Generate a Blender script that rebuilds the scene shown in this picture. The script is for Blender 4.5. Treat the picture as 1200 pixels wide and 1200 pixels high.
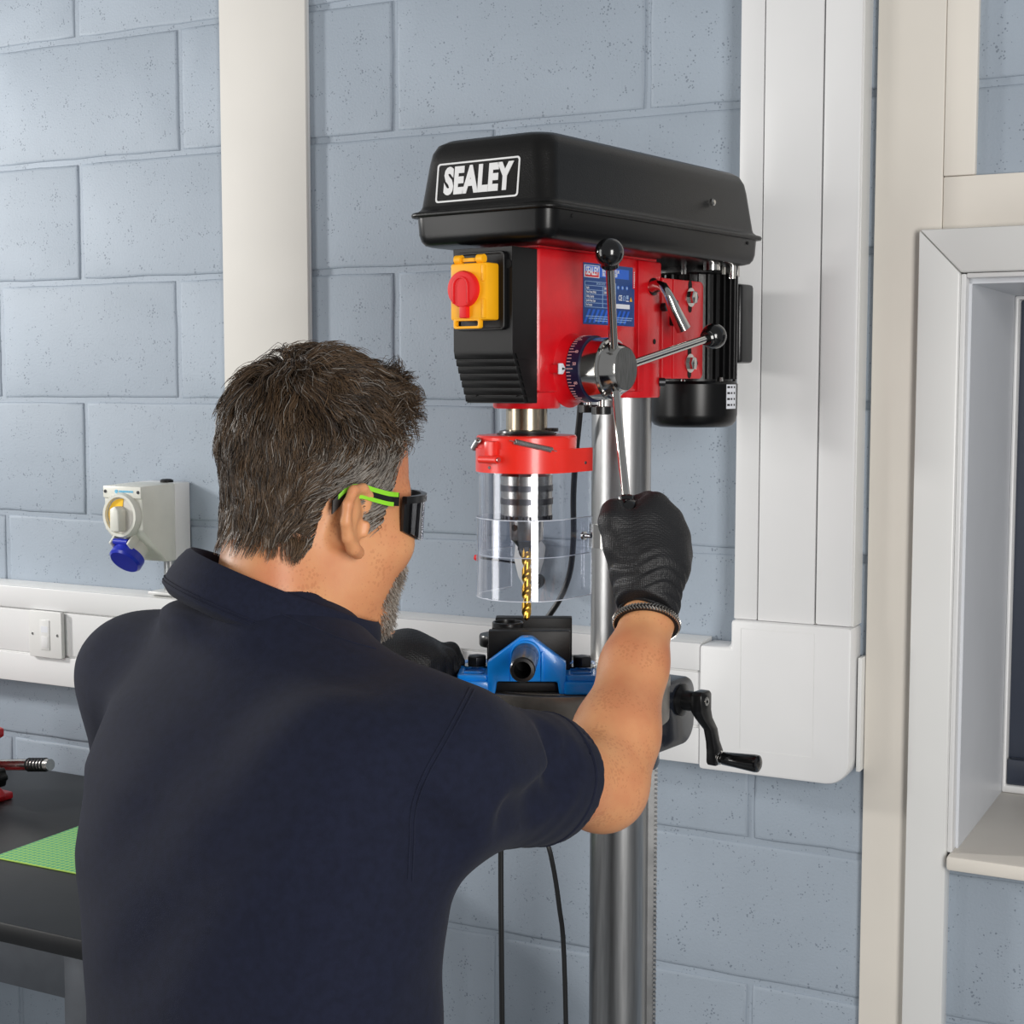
import bpy, bmesh, math, random
import numpy as np
from mathutils import Vector, Matrix
random.seed(7)
rng = np.random.default_rng(11)
for o in list(bpy.data.objects):
    bpy.data.objects.remove(o)
scene = bpy.context.scene
COL = scene.collection
R = math.radians

# ------------------------------------------------------------------ camera
FPX, HORIZON, CAMZ = 1800.0, 446.0, 1.55
PITCH = math.atan((600 - HORIZON) / FPX)
cam_d = bpy.data.cameras.new('camera')
cam_d.sensor_width = 36.0
cam_d.lens = FPX / 1200 * 36.0
cam_d.clip_start = 0.05
cam = bpy.data.objects.new('camera', cam_d)
cam.location = (0, 0, CAMZ)
cam.rotation_euler = (math.pi / 2 - PITCH, 0, 0)
COL.objects.link(cam)
scene.camera = cam

# ------------------------------------------------------------------ world, lights, exposure
world = bpy.data.worlds.new('workshop_ambient')
scene.world = world
world.use_nodes = True
bg = world.node_tree.nodes['Background']
bg.inputs[0].default_value = (0.95, 0.97, 1.0, 1)
bg.inputs[1].default_value = 0.28

def area_light(name, loc, target, sx, sy, power, col):
    d = bpy.data.lights.new(name, 'AREA')
    d.shape = 'RECTANGLE'; d.size = sx; d.size_y = sy
    d.energy = power; d.color = col
    o = bpy.data.objects.new(name, d)
    o.location = loc
    v = Vector(target) - Vector(loc)
    o.rotation_euler = v.to_track_quat('-Z', 'Y').to_euler()
    COL.objects.link(o)
    return o
area_light('softbox_left', (-2.15, 1.35, 1.55), (0.0, 2.0, 1.4), 0.7, 1.6, 17, (1.0, 0.985, 0.96))
area_light('softbox_camera_side', (0.95, -0.95, 1.55), (0.1, 2.0, 1.4), 0.8, 1.7, 66, (1.0, 0.98, 0.95))
area_light('side_lamp', (-2.65, 2.72, 2.0), (0.0, 2.2, 1.45), 0.2, 0.3, 37, (1.0, 0.98, 0.95))

vs = scene.view_settings
vs.view_transform = 'Standard'
vs.look = 'None'
vs.exposure = 0.0
vs.gamma = 1.0
vs.use_curve_mapping = False

# ------------------------------------------------------------------ measuring helpers
_f = np.array([0, math.cos(PITCH), -math.sin(PITCH)])
_u = np.array([0, math.sin(PITCH), math.cos(PITCH)])
_r = np.array([1.0, 0, 0])
_c = np.array([0, 0, CAMZ])
def ray(x, y):
    return _f + (x - 600) / FPX * _r - (y - 600) / FPX * _u
def J(x, y, Y):
    """world point at distance Y into the room on the sight line through (x, y)"""
    d = ray(x, y)
    return d / d[1] * Y + _c
AW = R(-27.6)                                   # the wall's heading
WU = np.array([math.cos(AW), math.sin(AW), 0])
WN = np.array([math.sin(AW), -math.cos(AW), 0])  # out of the wall into the room
W0 = np.array([-0.144, 2.6, 0])
def W(x, y, off=0.0):
    d = ray(x, y)
    t = np.dot(W0 + WN * off - _c, WN) / np.dot(d, WN)
    q = _c + d * t
    return float(np.dot(q - W0, WU)), float(q[2])
AP = R(-36)                                     # the drill's heading
PX = np.array([math.cos(AP), math.sin(AP)]); PY = np.array([-math.sin(AP), math.cos(AP)])
PC = np.array([0.146, 2.05])
def to_press(q):
    d = np.array(q[:2]) - PC
    return (float(d @ PX), float(d @ PY), float(q[2]))

# ------------------------------------------------------------------ materials
def s2l(c):
    return tuple(((v / 12.92) if v <= 0.04045 else ((v + 0.055) / 1.055) ** 2.4) for v in c)
def rgb(r, g, b):
    return s2l((r / 255, g / 255, b / 255))
MATS = {}
def mat(name, col, rough=0.5, metal=0.0, var=0.06, vscale=30.0, bump=0.0, bscale=120.0, coat=0.0,
        spec=0.5, stretch=None, col2=None, bdist=0.001, sheen=0.0, emit=None, subsurf=0.0):
    m = bpy.data.materials.new(name)
    m.use_nodes = True
    nt = m.node_tree; N = nt.nodes; L = nt.links
    b = N['Principled BSDF']
    b.inputs['Roughness'].default_value = rough
    b.inputs['Metallic'].default_value = metal
    b.inputs['Specular IOR Level'].default_value = spec
    b.inputs['Coat Weight'].default_value = coat
    b.inputs['Coat Roughness'].default_value = 0.08
    if sheen:
        b.inputs['Sheen Weight'].default_value = sheen
        b.inputs['Sheen Roughness'].default_value = 0.6
    if subsurf:
        b.inputs['Subsurface Weight'].default_value = subsurf
        b.inputs['Subsurface Radius'].default_value = (0.012, 0.005, 0.003)
        b.inputs['Subsurface Scale'].default_value = 1.0
    tc = N.new('ShaderNodeTexCoord')
    src = tc.outputs['Object']
    if stretch:
        mp = N.new('ShaderNodeMapping'); mp.inputs['Scale'].default_value = stretch
        L.new(src, mp.inputs['Vector']); src = mp.outputs['Vector']
    nz = N.new('ShaderNodeTexNoise'); nz.inputs['Scale'].default_value = vscale
    nz.inputs['Detail'].default_value = 4
    L.new(src, nz.inputs['Vector'])
    mx = N.new('ShaderNodeMix'); mx.data_type = 'RGBA'
    c2 = col2 if col2 else tuple(max(0, v * (1 - 2.2 * var)) for v in col)
    c1 = col if col2 else tuple(min(1, v * (1 + var)) for v in col)
    mx.inputs['A'].default_value = (*c1, 1); mx.inputs['B'].default_value = (*c2, 1)
    rp = N.new('ShaderNodeMapRange'); rp.inputs['From Min'].default_value = 0.35; rp.inputs['From Max'].default_value = 0.7
    L.new(nz.outputs['Fac'], rp.inputs['Value'])
    L.new(rp.outputs['Result'], mx.inputs['Factor'])
    L.new(mx.outputs['Result'], b.inputs['Base Color'])
    if bump:
        n2 = N.new('ShaderNodeTexNoise'); n2.inputs['Scale'].default_value = bscale; n2.inputs['Detail'].default_value = 3
        L.new(src, n2.inputs['Vector'])
        bp = N.new('ShaderNodeBump'); bp.inputs['Strength'].default_value = bump; bp.inputs['Distance'].default_value = bdist
        L.new(n2.outputs['Fac'], bp.inputs['Height']); L.new(bp.outputs['Normal'], b.inputs['Normal'])
    MATS[name] = m
    return m

def block_material():
    m = mat('painted_block', rgb(152, 163, 175), 0.6, var=0.05, vscale=3.0)
    nt = m.node_tree; N = nt.nodes; L = nt.links; b = N['Principled BSDF']
    tc = N.new('ShaderNodeTexCoord')
    v = N.new('ShaderNodeTexVoronoi'); v.inputs['Scale'].default_value = 190; v.inputs['Randomness'].default_value = 1
    L.new(tc.outputs['Object'], v.inputs['Vector'])
    big = N.new('ShaderNodeTexNoise'); big.inputs['Scale'].default_value = 34; big.inputs['Detail'].default_value = 3
    L.new(tc.outputs['Object'], big.inputs['Vector'])
    # pits: small voronoi cells, only where the larger noise is high
    th = N.new('ShaderNodeMapRange'); th.inputs['From Min'].default_value = 0.40; th.inputs['From Max'].default_value = 0.72
    th.inputs['To Min'].default_value = 0.0; th.inputs['To Max'].default_value = 0.36
    L.new(big.outputs['Fac'], th.inputs['Value'])
    ls = N.new('ShaderNodeMath'); ls.operation = 'LESS_THAN'
    L.new(v.outputs['Distance'], ls.inputs[0]); L.new(th.outputs['Result'], ls.inputs[1])
    inv = N.new('ShaderNodeMath'); inv.operation = 'SUBTRACT'; inv.inputs[0].default_value = 1
    L.new(ls.outputs[0], inv.inputs[1])
    fine = N.new('ShaderNodeTexNoise'); fine.inputs['Scale'].default_value = 240; fine.inputs['Detail'].default_value = 4
    L.new(tc.outputs['Object'], fine.inputs['Vector'])
    ad = N.new('ShaderNodeMath'); ad.operation = 'MULTIPLY_ADD'; ad.inputs[1].default_value = 0.45
    L.new(fine.outputs['Fac'], ad.inputs[0]); L.new(inv.outputs[0], ad.inputs[2])
    bp = N.new('ShaderNodeBump'); bp.inputs['Strength'].default_value = 0.75; bp.inputs['Distance'].default_value = 0.0016
    L.new(ad.outputs[0], bp.inputs['Height']); L.new(bp.outputs['Normal'], b.inputs['Normal'])
    # darker grey-blue inside the pits
    base = b.inputs['Base Color'].links[0].from_socket
    mx = N.new('ShaderNodeMix'); mx.data_type = 'RGBA'
    mx.inputs['B'].default_value = (*rgb(108, 118, 130), 1)
    pf = N.new('ShaderNodeMath'); pf.operation = 'MULTIPLY'; pf.inputs[1].default_value = 0.75
    L.new(ls.outputs[0], pf.inputs[0]); L.new(pf.outputs[0], mx.inputs['Factor'])
    L.new(base, mx.inputs['A']); L.new(mx.outputs['Result'], b.inputs['Base Color'])
    return m

def clear_material():
    m = bpy.data.materials.new('clear_polycarbonate'); m.use_nodes = True
    nt = m.node_tree; N = nt.nodes; L = nt.links
    N.remove(N['Principled BSDF'])
    out = N['Material Output']
    tr = N.new('ShaderNodeBsdfTransparent'); tr.inputs['Color'].default_value = (0.965, 0.97, 0.985, 1)
    gl = N.new('ShaderNodeBsdfGlossy'); gl.inputs['Roughness'].default_value = 0.035; gl.inputs['Color'].default_value = (0.95, 0.96, 1, 1)
    lw = N.new('ShaderNodeLayerWeight'); lw.inputs['Blend'].default_value = 0.5
    pw = N.new('ShaderNodeMath'); pw.operation = 'POWER'; pw.inputs[1].default_value = 3.5
    L.new(lw.outputs['Facing'], pw.inputs[0])
    fr = N.new('ShaderNodeMapRange'); fr.inputs['To Min'].default_value = 0.06; fr.inputs['To Max'].default_value = 0.85
    L.new(pw.outputs[0], fr.inputs['Value'])
    nz = N.new('ShaderNodeTexNoise'); nz.inputs['Scale'].default_value = 8
    mp = N.new('ShaderNodeMapRange'); mp.inputs['To Min'].default_value = 0.02; mp.inputs['To Max'].default_value = 0.05
    L.new(nz.outputs['Fac'], mp.inputs['Value']); L.new(mp.outputs['Result'], gl.inputs['Roughness'])
    mx = N.new('ShaderNodeMixShader')
    L.new(fr.outputs['Result'], mx.inputs['Fac']); L.new(tr.outputs[0], mx.inputs[1]); L.new(gl.outputs[0], mx.inputs[2])
    L.new(mx.outputs[0], out.inputs['Surface'])
    MATS['clear'] = m
    return m

block_material(); clear_material()
mat('white_upvc', rgb(226, 226, 224), 0.3, var=0.015, vscale=4)
mat('white_upvc_bright', rgb(226, 226, 226), 0.28, var=0.015, vscale=4)
mat('cream_paint', rgb(226, 220, 210), 0.45, var=0.03, vscale=3, bump=0.1, bscale=60)
mat('white_gloss', rgb(212, 209, 203), 0.6, spec=0.25, var=0.02, vscale=4)
mat('reveal_white', rgb(214, 217, 222), 0.4, var=0.02, vscale=4)
mat('dark_pane', rgb(46, 53, 68), 0.18, var=0.05, vscale=2, coat=0.3)
mat('floor_paint', rgb(120, 124, 128), 0.5, var=0.08, vscale=5)
mat('red_enamel', rgb(208, 14, 26), 0.33, var=0.04, vscale=40, bump=0.25, bscale=260, bdist=0.0006, coat=0.25)
mat('red_plastic', rgb(238, 46, 34), 0.3, var=0.02, vscale=20, coat=0.2)
mat('switch_red', rgb(226, 30, 34), 0.5, var=0.02, spec=0.3)
mat('switch_yellow', rgb(250, 178, 20), 0.45, var=0.02, spec=0.3)
mat('black_plastic', rgb(15, 15, 16), 0.42, spec=0.3, var=0.1, vscale=60, bump=0.15, bscale=500, bdist=0.0003)
mat('black_satin', rgb(20, 20, 21), 0.28, var=0.1, vscale=50)
mat('black_gloss', rgb(14, 14, 15), 0.16, var=0.05, coat=0.4)
mat('cover_tray', rgb(7, 7, 8), 0.3, var=0.05, vscale=30, spec=0.3)
mat('cover_lid', rgb(13, 12, 11), 0.36, spec=0.35, var=0.1, vscale=80, bump=0.5, bscale=650, bdist=0.0005)
mat('motor_paint', rgb(13, 13, 14), 0.36, spec=0.35, var=0.1, vscale=60, bump=0.4, bscale=260, bdist=0.0006)
mat('hole_black', rgb(8, 8, 8), 0.8, var=0.02)
mat('chrome', rgb(200, 198, 194), 0.12, 1.0, var=0.02, vscale=20)
mat('steel', rgb(178, 176, 172), 0.26, 1.0, var=0.06, vscale=10, stretch=(30, 30, 1))
mat('column_steel', rgb(168, 168, 168), 0.3, 1.0, var=0.08, vscale=18, stretch=(12, 12, 0.6), bump=0.05, bscale=200)
mat('brushed_face', rgb(150, 150, 148), 0.4, 1.0, var=0.12, vscale=60, stretch=(1, 8, 1))
mat('quill_steel', rgb(172, 160, 140), 0.24, 1.0, var=0.12, vscale=14, stretch=(10, 10, 2))
mat('chuck_band', rgb(78, 78, 82), 0.35, 0.9, var=0.1, vscale=60)
mat('table_iron', rgb(136, 131, 124), 0.38, 0.8, var=0.15, vscale=30, bump=0.15, bscale=150)
mat('table_groove', rgb(30, 30, 31), 0.5, 0.4, var=0.1)
mat('rack_steel', rgb(150, 150, 150), 0.4, 0.9, var=0.1)
mat('bracket_navy', rgb(27, 31, 40), 0.26, var=0.05, coat=0.3)
mat('gold_tin', rgb(230, 178, 74), 0.3, 1.0, var=0.1, vscale=90)
mat('vise_blue', rgb(14, 142, 240), 0.3, var=0.08, vscale=25, coat=0.25)
mat('edge_bright', rgb(214, 220, 232), 0.25, var=0.05)
mat('jaw_black', rgb(26, 25, 25), 0.45, 0.3, var=0.15, vscale=50, bump=0.1, bscale=300)
mat('bolt_dark', rgb(70, 70, 72), 0.4, 0.9, var=0.1)
mat('label_blue', rgb(22, 66, 130), 0.35, var=0.04, vscale=12)
mat('label_bright_blue', rgb(30, 98, 206), 0.35, var=0.03)
mat('label_white', rgb(228, 230, 236), 0.4, var=0.02)
mat('label_pale', rgb(150, 178, 214), 0.4, var=0.02)
mat('label_red', rgb(206, 20, 36), 0.4, var=0.02)
mat('label_amber', rgb(240, 180, 30), 0.4, var=0.02)
mat('logo_white', rgb(222, 222, 222), 0.45, var=0.02)
mat('dial_navy', rgb(22, 26, 58), 0.35, var=0.05)
mat('tick_pink', rgb(222, 170, 172), 0.5, var=0.02)
mat('cable_black', rgb(22, 22, 23), 0.4, var=0.05)
mat('box_cream', rgb(222, 222, 212), 0.38, var=0.02)
mat('box_shade', rgb(196, 198, 188), 0.4, var=0.02)
mat('dial_yellow', rgb(248, 196, 30), 0.4, var=0.02)
mat('socket_blue', rgb(22, 42, 176), 0.3, var=0.04, coat=0.3)
mat('print_cyan', rgb(108, 186, 220), 0.5, var=0.02)
mat('conduit', rgb(176, 178, 178), 0.35, 0.8, var=0.08)
mat('bench_black', rgb(30, 31, 33), 0.42, var=0.1, vscale=14, bump=0.1, bscale=200)
mat('bench_steel', rgb(96, 100, 106), 0.45, 0.4, var=0.05)
mat('trouser', rgb(34, 36, 42), 0.85, var=0.1, vscale=80, bump=0.2, bscale=600)
mat('shoe', rgb(26, 24, 23), 0.5, var=0.1)
# ------------------------------------------------------------------ geometry helpers
def frame_of(d):
    d = Vector(d).normalized()
    h = Vector((0, 0, 1)) if abs(d.z) < 0.9 else Vector((1, 0, 0))
    a = d.cross(h).normalized(); b = d.cross(a).normalized()
    return a, b
class G:
    def __init__(s):
        s.v = []; s.f = []
    def add(s, vs, fs):
        n = len(s.v)
        s.v += [tuple(map(float, q)) for q in vs]
        s.f += [tuple(i + n for i in f) for f in fs]
        return s
    def box(s, x0, x1, y0, y1, z0, z1):
        v = [(x0, y0, z0), (x1, y0, z0), (x1, y1, z0), (x0, y1, z0), (x0, y0, z1), (x1, y0, z1), (x1, y1, z1), (x0, y1, z1)]
        return s.add(v, [(0, 3, 2, 1), (4, 5, 6, 7), (0, 1, 5, 4), (1, 2, 6, 5), (2, 3, 7, 6), (3, 0, 4, 7)])
    def loops(s, rings, cap0=True, cap1=True, closed=False):
        n = len(rings[0]); base = len(s.v)
        vs = [q for r in rings for q in r]
        fs = []
        m = len(rings)
        for i in range(m if closed else m - 1):
            a = i * n; b = ((i + 1) % m) * n
            for k in range(n):
                k2 = (k + 1) % n
                fs.append((a + k, a + k2, b + k2, b + k))
        if cap0 and not closed: fs.append(tuple(range(n - 1, -1, -1)))
        if cap1 and not closed: fs.append(tuple(range((m - 1) * n, m * n)))
        return s.add(vs, fs)
    def cyl(s, p0, p1, r0, r1=None, n=24, cap=True):
        r1 = r0 if r1 is None else r1
        p0 = Vector(p0); p1 = Vector(p1)
        a, b = frame_of(p1 - p0)
        rr = []
        for p, r in ((p0, r0), (p1, r1)):
            rr.append([p + a * (r * math.cos(2 * math.pi * k / n)) - b * (r * math.sin(2 * math.pi * k / n)) for k in range(n)])
        return s.loops(rr, cap, cap)
    def lathe(s, prof, o=(0, 0, 0), axis=(0, 0, 1), n=32, cap=True, ring=False):
        """prof: (distance along axis, radius) pairs"""
        o = Vector(o); ax = Vector(axis).normalized(); a, b = frame_of(ax)
        rr = [[o + ax * h + (a * math.cos(2 * math.pi * k / n) - b * math.sin(2 * math.pi * k / n)) * r for k in range(n)] for h, r in prof]
        return s.loops(rr, cap, cap, closed=ring)
    def tube(s, path, r, n=10, cap=True):
        path = [Vector(p) for p in path]
        rs = r if isinstance(r, (list, tuple)) else [r] * len(path)
        rr = []; pa = None
        for i, p in enumerate(path):
            d = (path[min(i + 1, len(path) - 1)] - path[max(i - 1, 0)]).normalized()
            if pa is None:
                a, b = frame_of(d)
            else:
                a = (pa - d * pa.dot(d)).normalized(); b = d.cross(a).normalized()
            pa = a
            rr.append([p + (a * math.cos(2 * math.pi * k / n) + b * math.sin(2 * math.pi * k / n)) * rs[i] for k in range(n)])
        return s.loops(rr, cap, cap)
    def prism(s, poly, axis, lo, hi):
        """poly in the two other axes (x,z for 'y'; y,z for 'x'; x,y for 'z')"""
        def P(q, h):
            return {'x': (h, q[0], q[1]), 'y': (q[0], h, q[1]), 'z': (q[0], q[1], h)}[axis]
        return s.loops([[P(q, lo) for q in poly], [P(q, hi) for q in poly]])
    def sphere(s, c, r, nu=20, nv=12, sc=(1, 1, 1)):
        c = Vector(c)
        rr = []
        for i in range(1, nv):
            t = math.pi * i / nv
            rr.append([c + Vector((sc[0] * r * math.sin(t) * math.cos(2 * math.pi * k / nu), sc[1] * r * math.sin(t) * math.sin(2 * math.pi * k / nu), -sc[2] * r * math.cos(t))) for k in range(nu)])
        return s.loops(rr)
    def build(s, name, m, parent=None, bevel=0.0, smooth=True, angle=38, seg=2):
        me = bpy.data.meshes.new(name)
        me.from_pydata(s.v, [], s.f)
        bm = bmesh.new(); bm.from_mesh(me)
        bmesh.ops.recalc_face_normals(bm, faces=bm.faces)
        if bevel:
            es = [e for e in bm.edges if len(e.link_faces) == 2 and e.calc_face_angle(0) > R(32)]
            bmesh.ops.bevel(bm, geom=es, offset=bevel, segments=seg, profile=0.5, affect='EDGES', clamp_overlap=True)
        bm.to_mesh(me); bm.free()
        return link(name, me, m, parent, smooth, angle)
def link(name, me, m, parent=None, smooth=True, angle=38):
    if m is not None:
        me.materials.append(MATS[m] if isinstance(m, str) else m)
    if smooth and len(me.polygons):
        me.polygons.foreach_set('use_smooth', [True] * len(me.polygons))
        if angle < 180:
            me.set_sharp_from_angle(angle=R(angle))
    o = bpy.data.objects.new(name, me)
    COL.objects.link(o)
    if parent is not None:
        o.parent = parent
    return o
def tag(o, label, cat, group=None):
    o['label'] = label; o['category'] = cat
    if group: o['group'] = group
    return o
def thing(name, label, cat, loc=(0, 0, 0), rotz=0.0, group=None):
    o = bpy.data.objects.new(name, None)
    o.empty_display_size = 0.05
    o.location = loc; o.rotation_euler = (0, 0, rotz)
    COL.objects.link(o)
    return tag(o, label, cat, group)
def structure(o):
    o['kind'] = 'structure'
    return o
def dup(o, parent, loc=None, rot=None):
    c = o.copy(); COL.objects.link(c); c.parent = parent
    if loc is not None: c.location = loc
    if rot is not None: c.rotation_euler = rot
    return c
def text(name, body, size, m, parent, loc, rot, sx=1.0, weight=0.0, align='CENTER', depth=0.0004, spacing=1.0):
    cu = bpy.data.curves.new(name, 'FONT')
    cu.body = body; cu.size = size; cu.align_x = align; cu.align_y = 'CENTER'
    cu.extrude = depth; cu.offset = weight; cu.space_character = spacing
    cu.resolution_u = 3
    t = bpy.data.objects.new(name, cu); COL.objects.link(t)
    bpy.context.view_layer.update()
    me = bpy.data.meshes.new_from_object(t.evaluated_get(bpy.context.evaluated_depsgraph_get()))
    bpy.data.objects.remove(t)
    me.name = name; me.materials.clear()
    o = link(name, me, m, parent, smooth=False)
    o.location = loc; o.rotation_euler = rot; o.scale = (sx, 1, 1)
    return o
def rrect(x0, x1, y0, y1, r, n=5):
    rs = r if isinstance(r, (list, tuple)) else [r] * 4
    pts = []
    for (cx, cy, a0), rr in zip(((x1, y1, 0), (x0, y1, 90), (x0, y0, 180), (x1, y0, 270)), rs):
        ox = cx - rr if cx == x1 else cx + rr
        oy = cy - rr if cy == y1 else cy + rr
        for k in range(n + 1):
            a = R(a0 + 90 * k / n)
            pts.append((ox + rr * math.cos(a), oy + rr * math.sin(a)))
    return pts
def frame_prism(g, outer, inner, axis, lo, hi):
    """a flat ring between two outlines with the same point count"""
    def P(q, h):
        return {'x': (h, q[0], q[1]), 'y': (q[0], h, q[1]), 'z': (q[0], q[1], h)}[axis]
    rr = [[P(q, lo) for q in outer], [P(q, hi) for q in outer], [P(q, hi) for q in inner], [P(q, lo) for q in inner]]
    return g.loops(rr, closed=True)

# ------------------------------------------------------------------ signed-distance modelling (for the person)
def surfnet(fn, lo, hi, h):
    lo = np.array(lo, float); hi = np.array(hi, float)
    n = np.ceil((hi - lo) / h).astype(int) + 1
    ax = [lo[i] + h * np.arange(n[i]) for i in range(3)]
    X, Y, Z = np.meshgrid(*ax, indexing='ij')
    # coarse pass first; the fine grid is evaluated only near the surface
    nc = n // 4 + 2
    cx = np.stack(np.meshgrid(*[lo[i] + 4 * h * np.arange(nc[i]) for i in range(3)], indexing='ij'), -1).reshape(-1, 3)
    Dc = fn(cx).reshape(nc)
    ii = [np.minimum((np.arange(n[i]) + 2) // 4, nc[i] - 1) for i in range(3)]
    D = Dc[np.ix_(*ii)].copy()
    near_ = np.abs(D) < 11 * h
    D[near_] = fn(np.stack([X[near_], Y[near_], Z[near_]], -1))
    S = D < 0
    c = [S[i:n[0] - 1 + i, j:n[1] - 1 + j, k:n[2] - 1 + k] for i in (0, 1) for j in (0, 1) for k in (0, 1)]
    cnt = sum(a.astype(np.int8) for a in c)
    act = (cnt > 0) & (cnt < 8)
    idx = -np.ones(act.shape, int)
    cells = np.argwhere(act); idx[act] = np.arange(len(cells))
    acc = np.zeros((len(cells), 3)); num = np.zeros(len(cells))
    corners = [(0, 0, 0), (1, 0, 0), (0, 1, 0), (1, 1, 0), (0, 0, 1), (1, 0, 1), (0, 1, 1), (1, 1, 1)]
    for a in range(8):
        for b in range(a + 1, 8):
            ca, cb = np.array(corners[a]), np.array(corners[b])
            if np.abs(ca - cb).sum() != 1: continue
            da = D[tuple((cells + ca).T)]; db = D[tuple((cells + cb).T)]
            msk = (da < 0) != (db < 0)
            t = np.where(msk, da / np.where(msk, da - db, 1), 0)
            acc += np.where(msk[:, None], ca + (cb - ca) * t[:, None], 0); num += msk
    V = lo + h * (cells + acc / num[:, None])
    faces = []
    for d in range(3):
        e, g = [(1, 2), (2, 0), (0, 1)][d]
        sl0 = [slice(None)] * 3; sl1 = [slice(None)] * 3
        sl0[d] = slice(0, n[d] - 1); sl1[d] = slice(1, n[d])
        a = S[tuple(sl0)]; b = S[tuple(sl1)]
        q = np.argwhere(a != b)
        ok = (q[:, e] > 0) & (q[:, g] > 0) & (q[:, e] < n[e] - 1) & (q[:, g] < n[g] - 1)
        q = q[ok]
        de = np.zeros(3, int); dg = np.zeros(3, int); de[e] = 1; dg[g] = 1
        i0 = idx[tuple((q - de - dg).T)]; i1 = idx[tuple((q - dg).T)]; i2 = idx[tuple(q.T)]; i3 = idx[tuple((q - de).T)]
        flip = ~a[tuple(q.T)]
        F = np.stack([i0, i1, i2, i3], 1)
        F[flip] = F[flip][:, ::-1]
        faces.append(F)
    return V, np.concatenate(faces)
def np_mesh(name, V, F):
    me = bpy.data.meshes.new(name)
    V = np.asarray(V, dtype=np.float32); F = np.asarray(F, dtype=np.int32)
    k = F.shape[1]
    me.vertices.add(len(V)); me.vertices.foreach_set('co', V.ravel())
    me.loops.add(F.size); me.loops.foreach_set('vertex_index', F.ravel())
    me.polygons.add(len(F)); me.polygons.foreach_set('loop_start', np.arange(0, F.size, k, dtype=np.int32))
    me.update(calc_edges=True); me.validate()
    return me
def cap_(P, a, b, ra, rb):
    a = np.array(a, float); b = np.array(b, float); d = b - a
    t = np.clip((P - a) @ d / (d @ d), 0, 1)
    return np.linalg.norm(P - a - t[:, None] * d, axis=1) - (ra + (rb - ra) * t)
def ell_(P, c, r, M=None):
    q = P - np.array(c)
    if M is not None: q = q @ M          # columns of M are the axes
    r = np.array(r)
    k = np.linalg.norm(q / r, axis=1)
    k2 = np.linalg.norm(q / (r * r), axis=1) + 1e-9
    return k * (k - 1) / k2
def smin(a, b, k):
    h = np.clip(0.5 + 0.5 * (b - a) / k, 0, 1)
    return b + (a - b) * h - k * h * (1 - h)
def smax(a, b, k):
    return -smin(-a, -b, k)
def march(fn, x, y, t0=0.6, t1=3.0):
    d = ray(x, y); d = d / np.linalg.norm(d); t = t0
    for _ in range(160):
        q = _c + d * t
        v = float(fn(q[None])[0])
        if v < 0.0002: return q
        t += max(v * 0.7, 0.0005)
        if t > t1: return None
    return q
# ================================================================== THE SETTING
def wall_thing(name, label, cat, u, z, group=None):
    p = W0 + WU * u
    return thing(name, label, cat, (p[0], p[1], z), AW, group)
def wall_struct(g, name, m, bevel=0.0):
    o = g.build(name, m, None, bevel)
    o.location = tuple(W0); o.rotation_euler = (0, 0, AW)
    return structure(o)
OP_U0, OP_U1, OP_Z0, OP_Z1 = 0.887, 1.75, 0.872, 1.694     # the window opening
WT = 0.5
g = G()
g.box(-2.6, OP_U0, 0.0032, WT, 0, 2.75)
g.box(OP_U0, OP_U1, 0.0032, WT, 0, OP_Z0 - .02)
g.box(OP_U0, OP_U1, 0.0032, WT, OP_Z1, 2.75)
g.box(OP_U1, 2.3, 0.0032, WT, 0, 2.75)
wall = wall_struct(g, 'wall_back', 'painted_block')
# the blocks: courses of 225 mm, each block its own piece
rows = []
z = 1.513 - 0.225 * 6
k = 0
block_meshes = {}
def block_mesh(w, var):
    key = (round(w, 3), var)
    if key not in block_meshes:
        rr = random.Random(var * 31 + int(w * 1000))
        n = 9; m = 5
        out = [(-w / 2 + 0.0045, 0.0045), (w / 2 - 0.0045, 0.0045), (w / 2 - 0.0045, 0.2205), (-w / 2 + 0.0045, 0.2205)]
        # outline with slightly broken edges
        pts = []
        for i in range(4):
            a, b = out[i], out[(i + 1) % 4]; cnt = n if i % 2 == 0 else m
            for q in range(cnt):
                t = q / cnt; j = 0.0011
                pts.append((a[0] + (b[0] - a[0]) * t + rr.uniform(-j, j), a[1] + (b[1] - a[1]) * t + rr.uniform(-j, j)))
        def inset(d, y):
            return [(x - math.copysign(min(d, abs(x)), x), y, zz - math.copysign(d, zz - 0.1125)) for x, zz in pts]
        gg = G(); gg.loops([inset(-0.0005, 0.0045), inset(0.0008, 0.0022), inset(0.0026, 0.0007), inset(0.0065, 0.0)], cap0=False)
        me = bpy.data.meshes.new('block'); me.from_pydata(gg.v, [], gg.f)
        bm = bmesh.new(); bm.from_mesh(me); bmesh.ops.recalc_face_normals(bm, faces=bm.faces); bm.to_mesh(me); bm.free()
        me.materials.append(MATS['painted_block'])
        me.polygons.foreach_set('use_smooth', [True] * len(me.polygons)); me.set_sharp_from_angle(angle=R(60))
        block_meshes[key] = me
    return block_meshes[key]
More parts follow.
